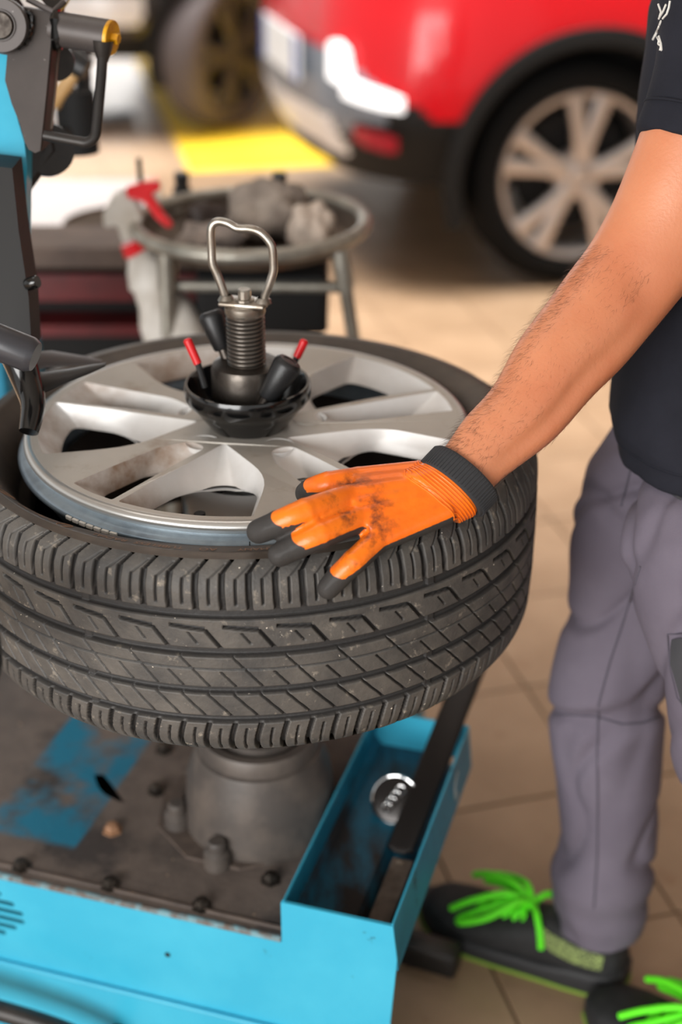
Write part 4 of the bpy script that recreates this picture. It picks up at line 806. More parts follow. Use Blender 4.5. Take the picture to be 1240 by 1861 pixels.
# ------------------------------------------------------------------ cars
def car(name, label, wc, fw, paint, Rt, Rr, lay, red=True):
    """wc = centre of the near wheel; fw = direction toward the end in view; n = outward on the near side"""
    fw = Vector(fw).normalized(); nn = Vector((-fw.y, fw.x, 0)) if red else Vector((-fw.y, fw.x, 0))
    if nn.y > 0: nn = -nn
    g = Vector((wc[0], wc[1], 0)); t = thing(name, label, 'car', g)
    W3 = lambda k, n, z: g + fw * k + nn * n + Vector((0, 0, z))
    kf, kr, n0, n1 = lay['kf'], lay['kr'], 0.035, -1.86; rc = 0.46
    def inset(z):
        if z < 0.55: return 0.07 * ((0.55 - z) / 0.2) ** 1.5
        if z < 0.98: return 0.045 * ((z - 0.55) / 0.43) ** 2
        return 0.045 + 0.42 * ((z - 0.98) / 0.62) ** 1.25
    def ring(off, fr):
        pts = []; a, b, c, d = kr + off, kf - off * fr, n1 + off, n0 - off; r = rc
        def seg(p, q):
            m = max(2, int(hypot(q[0] - p[0], q[1] - p[1]) / 0.025)); return [(p[0] + (q[0] - p[0]) * i / m, p[1] + (q[1] - p[1]) * i / m) for i in range(m)]
        def cor(cx, cy, a0): return [(cx + r * cos(a0 + pi / 2 * i / 26), cy + r * sin(a0 + pi / 2 * i / 26)) for i in range(26)]
        bow = lambda p: p
        pts += seg((a + r, d), (b - r, d)); pts += [(p[0], p[1]) for p in cor(b - r, d - r, pi / 2)[::-1]][0:0]
        pts += [(b - r + r * sin(pi / 2 * i / 26), d - r + r * cos(pi / 2 * i / 26)) for i in range(26)]
        pts += [(b + 0.055 * off_front(y, c, d, r), y) for _, y in seg((b, d - r), (b, c + r))]
        pts += [(b - r + r * cos(pi / 2 * i / 26), c + r - r * sin(pi / 2 * i / 26)) for i in range(26)]
        pts += seg((b - r, c), (a + r, c))
        pts += [(a + r - r * sin(pi / 2 * i / 26), c + r - r * cos(pi / 2 * i / 26)) for i in range(26)]
        pts += seg((a, c + r), (a, d - r))
        pts += [(a + r - r * cos(pi / 2 * i / 26), d - r + r * sin(pi / 2 * i / 26)) for i in range(26)]
        return pts
    def off_front(y, c, d, r):
        m = (c + d) / 2; h = (d - c) / 2 - r; return 1 - ((y - m) / h) ** 2
    zs = list(np.arange(0.34, 1.0, 0.022)) + list(np.arange(1.0, 1.62, 0.05))
    base = None; rings = []
    for z in zs:
        p = ring(inset(z) if z < 0.98 else 0.045, 1.0)
        if z >= 0.98:
            s = (inset(z) - 0.045); cm = ((kr + kf) / 2 - 0.1, (n0 + n1) / 2)
            p = [(cm[0] + (a - cm[0]) * (1 - s * 0.75), cm[1] + (b - cm[1]) * (1 - s * 0.62)) for a, b in p]
        rings.append(p)
    npt = len(rings[0]); wheels_k = (0.0, lay['wb'])
    groups = {}
    for i in range(len(zs) - 1):
        zc = (zs[i] + zs[i + 1]) / 2
        for j in range(npt):
            q = [rings[i][j], rings[i][(j + 1) % npt], rings[i + 1][(j + 1) % npt], rings[i + 1][j]]
            k = sum(a for a, b in q) / 4; n = sum(b for a, b in q) / 4
            if any(hypot(k - wk, zc - Rt) < Rt * 1.17 for wk in wheels_k) and (n > n0 - 0.14 or n < n1 + 0.14): continue
            c = lay['cls'](k, n, zc)
            if c is None: continue
            groups.setdefault(c, []).append([W3(q[0][0], q[0][1], zs[i]), W3(q[1][0], q[1][1], zs[i]), W3(q[2][0], q[2][1], zs[i + 1]), W3(q[3][0], q[3][1], zs[i + 1])])
    for c, fs in groups.items():
        nm, m = lay['parts'][c]; me = MB(); idx = {}
        for q in fs:
            ids = []
            for p in q:
                key = (round(p.x, 4), round(p.y, 4), round(p.z, 4))
                if key not in idx: idx[key] = len(me.v); me.v.append(tuple(p))
                ids.append(idx[key])
            me.f.append(tuple(ids))
        obj(nm, me, m, t, sharp=None)
    top_ = [W3(a, b, zs[-2]) for a, b in rings[-2]]
    obj('roof', MB().add(top_, [tuple(range(len(top_)))]), paint, t)
    obj('underbody', box_mb(W3((kf + kr) / 2, (n0 + n1) / 2, 0.45), (kf - kr - 0.9, 1.3, 0.08), Matrix.Rotation(atan2(fw.y, fw.x), 3, 'Z')), M_dark, t, smooth=False)
    # wheels, arches
    for wk in wheels_k:
        for side in (1, -1):
            nc = (0.0 if side > 0 else n1 + n0)
            wn_ = nn * side; steer = lay.get('steer', 0) if wk == 0.0 else 0
            if steer: wn_ = Matrix.Rotation(steer, 3, 'Z') @ wn_
            c = W3(wk, nc - 0.02 * side, Rt)
            tw_ = 0.105
            ty = obj('tyre', lathe_mb([(Rr * 0.97, -2 * tw_ + 0.03), (Rr + 0.02, -2 * tw_), (Rt - 0.03, -2 * tw_), (Rt - 0.008, -2 * tw_ + 0.02), (Rt, -2 * tw_ + 0.05), (Rt, -0.05), (Rt - 0.008, -0.02), (Rt - 0.03, 0.0), (Rt - 0.06, 0.006), (Rr + 0.01, 0.0), (Rr, -0.012), (Rr * 0.97, -0.03)], c, wn_, 64), lay['rubber'], t)
            ex = frame_of(wn_)
            rm = MB()
            lathe_mb([(Rr, -0.012), (Rr - 0.006, -0.004), (Rr - 0.018, -0.006), (Rr - 0.024, -0.02), (Rr - 0.028, -0.16), (Rr - 0.02, -0.17)], c, wn_, 64, rm)
            obj('rim_ring', rm, lay['rim'], ty)
            obj('brake_disc', lathe_mb([(0, -0.10), (Rr * 0.72, -0.10), (Rr * 0.72, -0.115), (0, -0.115)], c, wn_, 40), M_dark, ty)
            obj('wheel_hub', lathe_mb([(0, -0.006), (0.026, -0.006), (0.034, -0.012), (0.036, -0.022), (0.075, -0.026), (0.082, -0.05), (0, -0.06)], c, wn_, 32), lay['rim'], ty)
            ns_ = lay['spokes']
            for q in range(ns_):
                a0 = 2 * pi * q / ns_ + lay.get('phase', 0.3)
                for da in ((-0.17, 0.17) if ns_ <= 6 else (0,)):
                    aa = a0 + da * 1.15; ar = a0 + da * 0.55
                    d_o = ex[0] * cos(aa) + ex[1] * sin(aa); d_i = ex[0] * cos(ar) + ex[1] * sin(ar); tg_ = wn_.cross(d_o)
                    w_ = 0.022 if ns_ <= 6 else 0.020
                    obj('spoke', loft_mb([(c + d_i * 0.045 + wn_ * -0.022, tg_ * 0.020, wn_ * 0.014), (c + (d_i * .4 + d_o * .6) * Rr * 0.55 + wn_ * -0.016, tg_ * w_, wn_ * 0.014), (c + d_o * (Rr - 0.012) + wn_ * -0.014, tg_ * w_ * 1.35, wn_ * 0.012)], 12, p=4), lay['rim'], ty, sharp=40)
            if side > 0:
                ar_ = [(Rt * 1.30, 0.012), (Rt * 1.29, 0.020), (Rt * 1.17, 0.024), (Rt * 1.13, 0.010), (Rt * 1.12, -0.06), (Rt * 1.12, -0.30)]
                A = MB(); nseg = 48; rows = []
                for q in range(nseg + 1):
                    a = radians(-16) + (pi + radians(32)) * q / nseg
                    rows.append([c + fw * (r * cos(a)) + Vector((0, 0, r * sin(a))) + nn * (dz_ + 0.052) for r, dz_ in ar_])
                A.add([p for r in rows for p in r], [(q * 6 + e, q * 6 + e + 1, (q + 1) * 6 + e + 1, (q + 1) * 6 + e) for q in range(nseg) for e in range(5)])
                obj('wheel_arch', A, lay['arch'], t)
                rows2 = [[c + fw * (Rt * 1.12 * cos(a)) + Vector((0, 0, Rt * 1.12 * sin(a))) + nn * -0.25, c + nn * -0.25] for a in [radians(-30) + radians(240) * q / 24 for q in range(25)]]
                obj('arch_back', MB().add([p for r in rows2 for p in r], [(q * 2, q * 2 + 1, q * 2 + 3, q * 2 + 2) for q in range(24)]), M_dark, t)
    return t, W3
wcR = atz(1060, 325, 0.36)
def cls_red(k, n, z):
    if z > 1.02 and z < 1.50: return 'glass'
    if n < -0.6 and z < 0.48 and k < 0.55: return None
    if k > 0.40 or (k > 0.3 and z < 0.55):
        kk = min(max((k - 0.48) / 0.30, 0), 1); zb = 0.555 + 0.19 * kk
        if n < -0.24 and k > 0.6 and z < 0.535 and z > 0.40: return 'skid'
        if z < zb: return 'grey' if (k > 0.62 and z > 0.53) or (k > 0.70 and z > 0.5) else 'black'
        if z < 0.40: return 'black'
        return 'red'
    if z < 0.47: return 'black'
    return 'red'
lay_red = dict(kf=0.80, kr=-3.35, wb=-2.60, cls=cls_red, parts={'red': ('bodywork', M_red), 'grey': ('bumper', M_greyplastic), 'black': ('lower_cladding', M_blackplastic), 'skid': ('skid_plate', M_skid), 'glass': ('windows', M_glass)}, rubber=M_rubber, rim=M_carrim, arch=M_blackplastic, spokes=5, phase=0.25)
red_car, WR = car('red_car', 'glossy red car with silver wheels parked behind, its bumper corner toward the pan', wcR, (-0.98, -0.2, 0), M_red, 0.36, 0.267, lay_red)
def patch_on(px_list, k0, off=0.012):
    """points on a plane of constant k near the bumper"""
    return px_list
# lit lamp: an L round the bumper corner
lampz = [(0.765, -0.115), (0.70, -0.115), (0.635, -0.11)]
def corner_pt(a, z, off): # angle a round the rounded bumper corner, 0 = side, 90 = end
    r = 0.46; return WR(0.80 - r + (r + off) * sin(radians(a)), 0.035 - r + (r + off) * cos(radians(a)), z)
def strip(path, h0, off0=0.004, off1=0.022):
    A = MB(); rows = []
    for a, zl, zh in path:
        rows.append([corner_pt(a, zl, off0), corner_pt(a, zl, off1), corner_pt(a, zh, off1), corner_pt(a, zh, off0)])
    m = len(rows); A.add([p for r in rows for p in r], [(i * 4 + e, i * 4 + (e + 1) % 4, (i + 1) * 4 + (e + 1) % 4, (i + 1) * 4 + e) for i in range(m - 1) for e in range(4)] + [(0, 1, 2, 3), tuple((m - 1) * 4 + e for e in (3, 2, 1, 0))]); return A
A = strip([(31, 0.585, 0.626), (38, 0.588, 0.642), (46, 0.596, 0.654), (52, 0.604, 0.664), (57, 0.612, 0.670)], 0)
obj('corner_lamp', A, M_lamp, red_car, smooth=False)
obj('corner_lamp', strip([(53, 0.640, 0.690), (55, 0.640, 0.750), (59, 0.645, 0.772), (63, 0.655, 0.772), (65, 0.66, 0.76)], 0), M_lamp, red_car, smooth=False)
obj('red_reflector', strip([(33, 0.462, 0.505), (38, 0.460, 0.515), (46, 0.470, 0.522), (52, 0.486, 0.526)], 0, 0.002, 0.014), M_reflect, red_car, smooth=False)
fwR = Vector((-0.98, -0.2, 0)).normalized(); pn = (WR(0.838, -0.42, 0) - WR(0.866, -0.90, 0)).normalized(); pf = Vector((pn.y, -pn.x, 0))
if pf.dot(fwR) < 0: pf = -pf
pl_ = lambda t, z: WR(0.872, -0.93, z) + pn * (0.52 * t)
obj('number_plate', prism_mb([pl_(0, .615), pl_(1, .615), pl_(1, .755), pl_(0, .755)], pf * -0.014), M_plate, red_car, smooth=False)
for a, b in ((0, .085), (.915, 1)):
    obj('plate_band', prism_mb([pl_(a, .615) + pf * .002, pl_(b, .615) + pf * .002, pl_(b, .755) + pf * .002, pl_(a, .755) + pf * .002], pf * -0.004), M_platebl, red_car, smooth=False)
wcD = Vector((-0.47, 6.80, 0.34))
def cls_dark(k, n, z):
    if 1.0 < z < 1.50: return 'glass'
    if k > 0.45 and 0.50 < z < 0.62: return 'white'  # white band: a highlight on the dark bumper, painted as colour
    return 'dark' if z > 0.44 else 'black'
lay_dark = dict(kf=0.95, kr=-3.2, wb=-2.60, cls=cls_dark, parts={'dark': ('bodywork', M_darkcar), 'black': ('lower_cladding', M_blackplastic), 'white': ('bumper_highlight', M_skid), 'glass': ('windows', M_glass)}, rubber=M_greyrubber, rim=M_darkrim, arch=M_blackplastic, spokes=5, phase=0.6, steer=radians(38))
dark_car, WD = car('dark_car', 'dark car with black wheels parked on the yellow floor paint at the back', wcD, (-0.95, -0.31, 0), M_darkcar, 0.34, 0.255, lay_dark)

# ------------------------------------------------------------------ the mechanic
man = thing('person', 'man in navy black shirt, grey work trousers and orange glove, left hand on the tyre', 'person', (0.42, 1.42, 0))
FD = Vector((-0.90, 0.43, 0)).normalized(); RD = Vector((0.43, 0.90, 0)).normalized()     # facing, his right
def arm_sections():
    st = [(836, 868, 112, 1.340, .046), (862, 838, 118, 1.345, .048), (892, 805, 131, 1.352, .054), (952, 750, 147, 1.363, .066), (1008, 672, 168, 1.375, .076), (1060, 612, 180, 1.385, .082), (1105, 555, 186, 1.392, .086), (1150, 498, 190, 1.396, .088), (1200, 425, 205, 1.393, .092), (1240, 340, 212, 1.385, .098), (1275, 250, 216, 1.377, .104), (1310, 140, 220, 1.368, .108), (1335, 30, 226, 1.362, .112)]
    P = [at(x, y, d) for x, y, w, d, h in st]
    out = []
    for i, (x, y, w, d, h) in enumerate(st):
        t = (P[min(i + 1, len(P) - 1)] - P[max(i - 1, 0)]).normalized(); view = ray(x, y).normalized()
        a = t.cross(view).normalized(); b = a.cross(t).normalized()
        if b.dot(view) > 0: b = -b
        if a.x < 0: a = -a
        out.append((P[i], a * (w / 2 * d / FOC), b * (h / 2)))
    return out
def relief_arm(secs, n=56, sub=5):
    S = []
    m = len(secs)
    for i in range(m - 1):
        for k in range(sub):
            t = k / sub; j = lambda q, e: secs[max(0, min(m - 1, q))][e]
            cr = lambda e: 0.5 * ((2 * j(i, e)) + (j(i + 1, e) - j(i - 1, e)) * t + (2 * j(i - 1, e) - 5 * j(i, e) + 4 * j(i + 1, e) - j(i + 2, e)) * t * t + (3 * j(i, e) - j(i - 1, e) - 3 * j(i + 1, e) + j(i + 2, e)) * t ** 3)
            S.append((cr(0), cr(1), cr(2), (i + t) / (m - 1)))
    S.append((*secs[-1], 1.0))
    mb = MB(); Vt = []
    g_ = lambda x, c, w: math.exp(-((x - c) / w) ** 2)
    for c, a, b, s in S:
        for k in range(n):
            ph = 2 * pi * k / n; g = 1.0
            g -= 0.13 * g_(ph, radians(52 - 12 * (s - .3)), 0.20) * g_(s, 0.27, 0.20)      # groove beside the ulna
            g += 0.035 * g_(ph, radians(25), 0.25) * g_(s, 0.30, 0.2)
            g += 0.030 * g_(ph, radians(105), 0.5) * g_(s, 0.38, 0.10)
            g -= 0.055 * g_(ph, radians(75), 0.35) * g_(s, 0.545, 0.035)                     # crease of the elbow
            g += 0.05 * g_(ph, radians(40), 0.3) * g_(s, 0.59, 0.05)
            g += 0.04 * g_(ph, radians(60), 0.4) * g_(s, 0.0, 0.03)                          # wrist bone
            Vt.append(c + a * (cos(ph) * g) + b * (sin(ph) * g))
    m2 = len(S); F = [(i * n + k, i * n + (k + 1) % n, (i + 1) * n + (k + 1) % n, (i + 1) * n + k) for i in range(m2 - 1) for k in range(n)]
    F += [tuple(range(n - 1, -1, -1)), tuple((m2 - 1) * n + k for k in range(n))]
    return mb.add(Vt, F), S
ASEC = arm_sections(); armmb, ARMS = relief_arm(ASEC)
SHL = ASEC[-1][0]; CH = Vector((0.462, 1.612, 1.25)); PEL = Vector((0.445, 1.455, 0.88)); SHR = SHL + RD * 0.37 + Vector((0, 0, 0.02))
body = MB(); body.add(armmb.v, armmb.f)
tors = [(PEL + Vector((0, 0, -0.06)), .105, .075), (PEL, .130, .09), (PEL.lerp(CH, .35), .15, .10), (PEL.lerp(CH, .75), .165, .105), (CH, .17, .105), (CH + Vector((.005, .01, .08)), .13, .085), (CH + Vector((.0, .012, .13)), .065, .06)]
loft_mb([(c, RD * w, FD * d) for c, w, d in tors], 32, mb=body)
ball_mb(SHL + Vector((0.01, 0.03, -0.01)), 0.062, body); ball_mb(SHR, 0.062, body)
tube_mb([SHL, CH + Vector((0, 0, 0.07)), SHR], [.055, .07, .055], 16, mb=body)
NK = CH + Vector((0, .012, .12)); HD = NK + FD * 0.055 + Vector((0, 0, 0.145))
tube_mb([NK + Vector((0, 0, -.05)), NK + FD * 0.02 + Vector((0, 0, 0.05)), HD + Vector((0, 0, -.03)) - FD * .02], [.062, .056, .056], 20, mb=body)
RH = Matrix((FD, -RD, Vector((0, 0, 1)))).transposed() @ Matrix.Rotation(radians(22), 3, 'Y')
hp_ = lambda f, l, u: HD + RH @ Vector((f, l, u))
ball_mb(HD + RH @ Vector((-0.008, 0, 0.025)), (0.096, 0.075, 0.098), body, 28, RH); ball_mb(hp_(0.018, 0, -0.05), (0.072, 0.058, 0.072), body, 24, RH); ball_mb(hp_(0.062, 0, -0.092), (0.024, 0.028, 0.02), body, 16, RH)
loft_mb([(hp_(0.088, 0, 0.012), RH @ Vector((0, .008, 0)), RH @ Vector((.008, 0, 0))), (hp_(0.098, 0, -0.02), RH @ Vector((0, .011, 0)), RH @ Vector((.014, 0, 0))), (hp_(0.100, 0, -0.034), RH @ Vector((0, .018, 0)), RH @ Vector((.015, 0, 0))), (hp_(0.088, 0, -0.042), RH @ Vector((0, .012, 0)), RH @ Vector((.008, 0, 0)))], 14, mb=body)
ball_mb(hp_(0.083, 0, -0.062), (0.012, 0.024, 0.006), body, 16, RH); ball_mb(hp_(0.081, 0, -0.072), (0.012, 0.021, 0.006), body, 16, RH)
for s in (1, -1):
    ball_mb(hp_(0.078, .033 * s, 0.022), (0.014, 0.024, 0.007), body, 14, RH); ball_mb(hp_(-0.008, .078 * s, -0.01), (0.016, 0.008, 0.03), body, 14, RH)
    tube_mb([hp_(-0.01, .079 * s, -0.03), hp_(-0.022, .086 * s, 0.0), hp_(-0.016, .085 * s, 0.018), hp_(0.002, .078 * s, 0.016)], .005, 8, mb=body)
EL_R = SHR + Vector((0.10, 0.03, -0.29)); WR_R = EL_R + FD * 0.12 + Vector((-0.01, 0, -0.22))
tube_mb(smooth_path([SHR, SHR.lerp(EL_R, .5), EL_R, EL_R.lerp(WR_R, .35), WR_R], 4), [.056, .054, .052, .05, .049, .048, .047, .046, .045, .045, .044, .043, .041, .038, .034, .031, .029], 18, mb=body)
bme = remesh(body, 0.0040, 3)
off = ORIG[man.name]
bme.transform(Matrix.Translation(-off))
bo = place(bme, 'body', M_skin, man, True)
for s in (1, -1):
    e = obj('eye', ball_mb(hp_(0.0815, .033 * s, 0.009), 0.0125, n=16), mat('eye_white', srgb(235, 232, 226), 0.2), man)
    obj('iris', ball_mb(hp_(0.091, .033 * s, 0.009), (0.004, 0.006, 0.006), n=12, R=RH), M_hair, e)
    obj('eyebrow', tube_mb([hp_(0.083, .016 * s, 0.032), hp_(0.084, .034 * s, 0.038), hp_(0.070, .052 * s, 0.033)], [.003, .004, .002], 8), M_hair, man)
hr = MB(); ball_mb(hp_(-0.022, 0, 0.036), (0.097, 0.0805, 0.098), hr, 28, RH); ball_mb(hp_(-0.05, 0, -0.02), (0.062, 0.076, 0.075), hr, 24, RH)
hme = remesh(hr, 0.006, 3); hme.transform(Matrix.Translation(-off)); place(hme, 'hair', M_hair, man, True)
# fine hair on the forearm: short bent three-sided strands
hairs = MB(); m_s = len(ARMS)
for q in range(3000):
    s = random.random() ** 0.8 * 0.56 + 0.02
    i = min(m_s - 2, int(s * (m_s - 1))); c, a, b, _ = ARMS[i]; tdir = (ARMS[i][0] - ARMS[i + 1][0]).normalized()
    ph = random.choice([random.uniform(2.1, 4.2), random.uniform(2.1, 4.2), random.uniform(-0.9, 0.4), random.uniform(1.2, 2.6)])
    c = c.lerp(ARMS[i + 1][0], random.random())
    p = c + a * (cos(ph) * 0.985) + b * (sin(ph) * 0.985); nrm = (a.normalized() * cos(ph) + b.normalized() * sin(ph)).normalized(); sd = nrm.cross(tdir)
    L_ = random.uniform(0.006, 0.014) * (1.15 if 2.2 < ph < 4.2 else 0.8); lean = random.uniform(0.35, 0.9) * (0.9 if 2.2 < ph < 4.2 else .35); sw = random.uniform(-.5, .5)
    d1 = (tdir * 0.8 + nrm * lean + sd * sw).normalized(); d2 = (tdir + nrm * (lean * 0.5) + sd * (sw + random.uniform(-.3, .3))).normalized()
    P3 = [p, p + d1 * L_ * .5, p + d1 * L_ * .5 + d2 * L_ * .5]; r0 = 0.000075; x_, y_ = frame_of(d1); n0 = len(hairs.v)
    for P_, r in ((P3[0], r0), (P3[1], r0 * .8)):
        for k in range(3): hairs.v.append(tuple(P_ + x_ * (r * cos(2.094 * k)) + y_ * (r * sin(2.094 * k))))
    hairs.v.append(tuple(P3[2]))
    for k in range(3):
        k2 = (k + 1) % 3; hairs.f.append((n0 + k, n0 + k2, n0 + 3 + k2, n0 + 3 + k)); hairs.f.append((n0 + 3 + k, n0 + 3 + k2, n0 + 6))
obj('arm_hair', hairs, M_hair, man, sharp=None, kind='stuff')

# ---- gloves
def glove(name, fingers, meta, wrist, up, parent, black_thr=0.30, vox=0.0017, label=None, fade=None):
    """fingers: five lists of (point, radius); meta: (start, mcp, r0, r1); wrist: loft sections"""
    mb = MB()
    for f in fingers:
        pts = [Vector(p) for p, r in f]; sub = 5; sp = smooth_path(pts, sub); rad = []
        for i in range(len(sp)):
            t = i / sub; k = min(len(f) - 2, int(t)); rad.append(f[k][1] + (f[k + 1][1] - f[k][1]) * (t - k))
        tube_mb(sp, rad, 14, mb=mb); ball_mb(pts[-1], f[-1][1] * 1.0, mb, 14); ball_mb(pts[0], f[0][1] * 1.02, mb, 14)
        for p, r in f[1:-1]: ball_mb(p, r * 1.05, mb, 14)
    for s, e, r0, r1 in meta: tube_mb([s, Vector(s).lerp(Vector(e), .5), e], [r0, (r0 + r1) / 2, r1], 14, mb=mb)
    for (s, e, r0, r1), (s2, e2, q0, q1) in zip(meta, meta[1:]):
        tube_mb([(Vector(s) + Vector(s2)) / 2, (Vector(e) + Vector(e2)) / 2], [(r0 + q0) / 2, (r1 + q1) / 2], 14, mb=mb)
    loft_mb(wrist, 28, mb=mb)
    me = remesh(mb, vox, 7)
    co, no = mesh_np(me); upn = np.array(Vector(up).normalized())
    d = no @ upn; dipm = np.clip((black_thr - d) / 0.16 + 0.5, 0, 1)
    for f in fingers:
        p = np.array([list(q[0]) for q in f]); A, B = p[-2], p[-1]; ab = B - A; L2 = (ab @ ab)
        t = ((co - A) @ ab) / L2; dist = np.linalg.norm(co - (A + np.clip(t, 0, 1.6)[:, None] * ab), axis=1)
        m_ = (dist < f[-1][1] * 1.9) & (t > -0.4); tt = np.clip((t + 0.22 + 0.75 * (0.80 - d)) / 0.16, 0, 1); dipm = np.where(m_, np.maximum(dipm, tt), dipm)
    if fade is not None: dipm = dipm * np.clip(((co - np.array(fade[0])) @ np.array(fade[1]) - 0.026) / 0.010, 0, 1)
    set_attr(me, 'dip', dipm)
    me.transform(Matrix.Translation(-ORIG[root_of(parent).name]))
    return place(me, name, M_glove, parent, True, label=label)
M_glove = mat('orange_glove', srgb(246, 122, 16), 0.36, col2=srgb(240, 108, 12), scale=16, bump=0.45, bscale=75, coat=0.05)
mixin(M_glove, srgb(74, 36, 22), mul_mask(noise_mask(38, 0.49, 0.64, 9, offset=(0.03, 0.02, 0.01)), attr_mask('stain')), rough=0.5)
mixin(M_glove, srgb(46, 43, 41), attr_mask('dip', 0.35, 0.65), rough=0.75)
gz = lambda x, y, z: atz(x, y, z)
mI, mM, mR, mL = gz(652, 872, .908), gz(634, 905, .904), gz(648, 946, .892), gz(684, 984, .877)
F_index = [(mI, .0128), (gz(598, 880, .909), .0122), (gz(568, 889, .899), .0114), (gz(556, 896, .889), .0108)]
F_middle = [(mM, .0136), (gz(556, 931, .907), .0130), (gz(505, 952, .897), .0124), (gz(470, 966, .887), .0116)]
F_ring = [(mR, .0132), (gz(584, 972, .891), .0128), (gz(540, 992, .881), .0122), (gz(509, 1008, .873), .0115)]
F_little = [(mL, .0122), (gz(644, 1021, .867), .0117), (gz(614, 1050, .852), .0112), (gz(597, 1069, .842), .0106)]
F_thumb = [(at(762, 868, 1.36), .0135), (at(712, 872, 1.375), .0125), (at(672, 868, 1.38), .0112), (at(648, 868, 1.382), .0098)]
wc0 = at(846, 857, 1.342); wc1 = at(810, 893, 1.336); wc2 = at(780, 905, 1.330)
wa, wb_ = ASEC[0][1].normalized(), ASEC[0][2].normalized()
meta = [(at(790, 862, 1.345), mI, .0150, .0128), (at(795, 885, 1.335), mM, .0165, .0130), (at(803, 905, 1.328), mR, .0160, .0125), (at(812, 926, 1.322), mL, .0145, .0115)]
gl = glove('glove', [F_index, F_middle, F_ring, F_little, F_thumb], meta, [(wc0, wa * 0.0325, wb_ * 0.0265), (wc1, wa * 0.0350, wb_ * 0.0262), (wc2, wa * 0.036, wb_ * 0.022)], (-0.1, -0.42, 0.90), man, label='orange latex coated glove with black dipped palm and fingertips', fade=(at(834, 874, 1.3405), (at(812, 893, 1.337) - at(846, 857, 1.342)).normalized()))
# grime sits over the knuckles, as on the real glove
co, no = mesh_np(gl.data); co = co + np.array(ORIG[man.name])
st_ = np.zeros(len(co))
for p, r, w in ((mM, .022, 1), (mR, .030, 1), (mL, .020, .8), (gz(575, 925, .905), .018, .7), (gz(600, 965, .89), .020, .8), (at(690, 940, 1.31), .020, .9), (at(640, 875, 1.34), .016, .6), (gz(530, 940, .90), .014, .5), (gz(640, 1020, .87), .012, .6), (at(760, 950, 1.31), .016, .5)):
    st_ = np.maximum(st_, w * np.exp(-(np.linalg.norm(co - np.array(p), axis=1) / r) ** 2))
set_attr(gl.data, 'stain', np.clip(st_ * 1.5 + 0.10, 0, 1))
cf = MB(); secs = []
ca = (at(846, 857, 1.342) - at(812, 893, 1.337)).normalized()
for t, k in ((-.0125, .99), (-.0125, 1.06), (-.010, 1.10), (-.004, 1.11), (.004, 1.12), (.0095, 1.12), (.0115, 1.08), (.0115, .99)):
    secs.append((at(834, 874, 1.3405) + ca * t, wa * (0.0345 * k), wb_ * (0.0275 * k)))
obj('cuff', loft_mb(secs, 64, mb=cf), M_cuff, gl, label='black knitted cuff')
rb = MB()
for k in range(64):
    a = 2 * pi * k / 64; p = [at(834, 874, 1.3405) + ca * t + wa * (0.0345 * 1.115 * cos(a)) + wb_ * (0.0275 * 1.115 * sin(a)) for t in (-.0105, .0095)]
    tube_mb(p, 0.0008, 5, mb=rb)
obj('cuff_ribs', rb, M_cuff, gl)
from mathutils.bvhtree import BVHTree
bt_gl = BVHTree.FromPolygons([v.co + ORIG[man.name] for v in gl.data.vertices], [tuple(p.vertices) for p in gl.data.polygons])
for k in range(7):
    t = -0.0155 - 0.0032 * k; c = at(834, 874, 1.3405) + ca * t; w = 1.0 + 0.008 * k
    pts = []
    for a in [2 * pi * q / 56 for q in range(56)]:
        h_ = bt_gl.find_nearest(c + wa * (0.036 * cos(a)) + wb_ * (0.028 * sin(a)))
        pts.append(h_[0] + h_[1] * 0.0001)
    obj('wrist_rib', tube_mb(pts, 0.0009, 6, closed=True), M_glove, gl)
# right glove, hanging
r0 = WR_R; dn = Vector((-0.12, 0.05, -1)).normalized(); fr = FD; sd_ = RD
fing = []
for i, (o_, l_) in enumerate(((-.03, .085), (-.01, .095), (.012, .09), (.032, .07))):
    b_ = r0 + dn * 0.095 + fr * (-o_); fing.append([(b_, .011), (b_ + dn * l_ * .45 - sd_ * .008, .0105), (b_ + dn * l_ * .75 - sd_ * .02, .0098), (b_ + dn * l_ * .95 - sd_ * .034, .009)])
fing.append([(r0 + dn * .035 + fr * .03, .0125), (r0 + dn * .065 + fr * .048 - sd_ * .01, .0115), (r0 + dn * .09 + fr * .052 - sd_ * .018, .0105), (r0 + dn * .11 + fr * .05 - sd_ * .022, .0095)])
meta2 = [(r0 + fr * (-o_ * .6), r0 + dn * 0.095 + fr * (-o_), .015, .0125) for o_ in (-.03, -.01, .012, .032)]
gl2 = glove('glove', fing, meta2, [(r0 - dn * .02, fr * .032, sd_ * .027), (r0 + dn * .02, fr * .034, sd_ * .025)], RD, man, vox=0.0028)
set_attr(gl2.data, 'stain', np.full(len(gl2.data.vertices), 0.3))
obj('cuff', tube_mb([r0 - dn * .03, r0 - dn * .005], .035, 24), M_cuff, gl2)

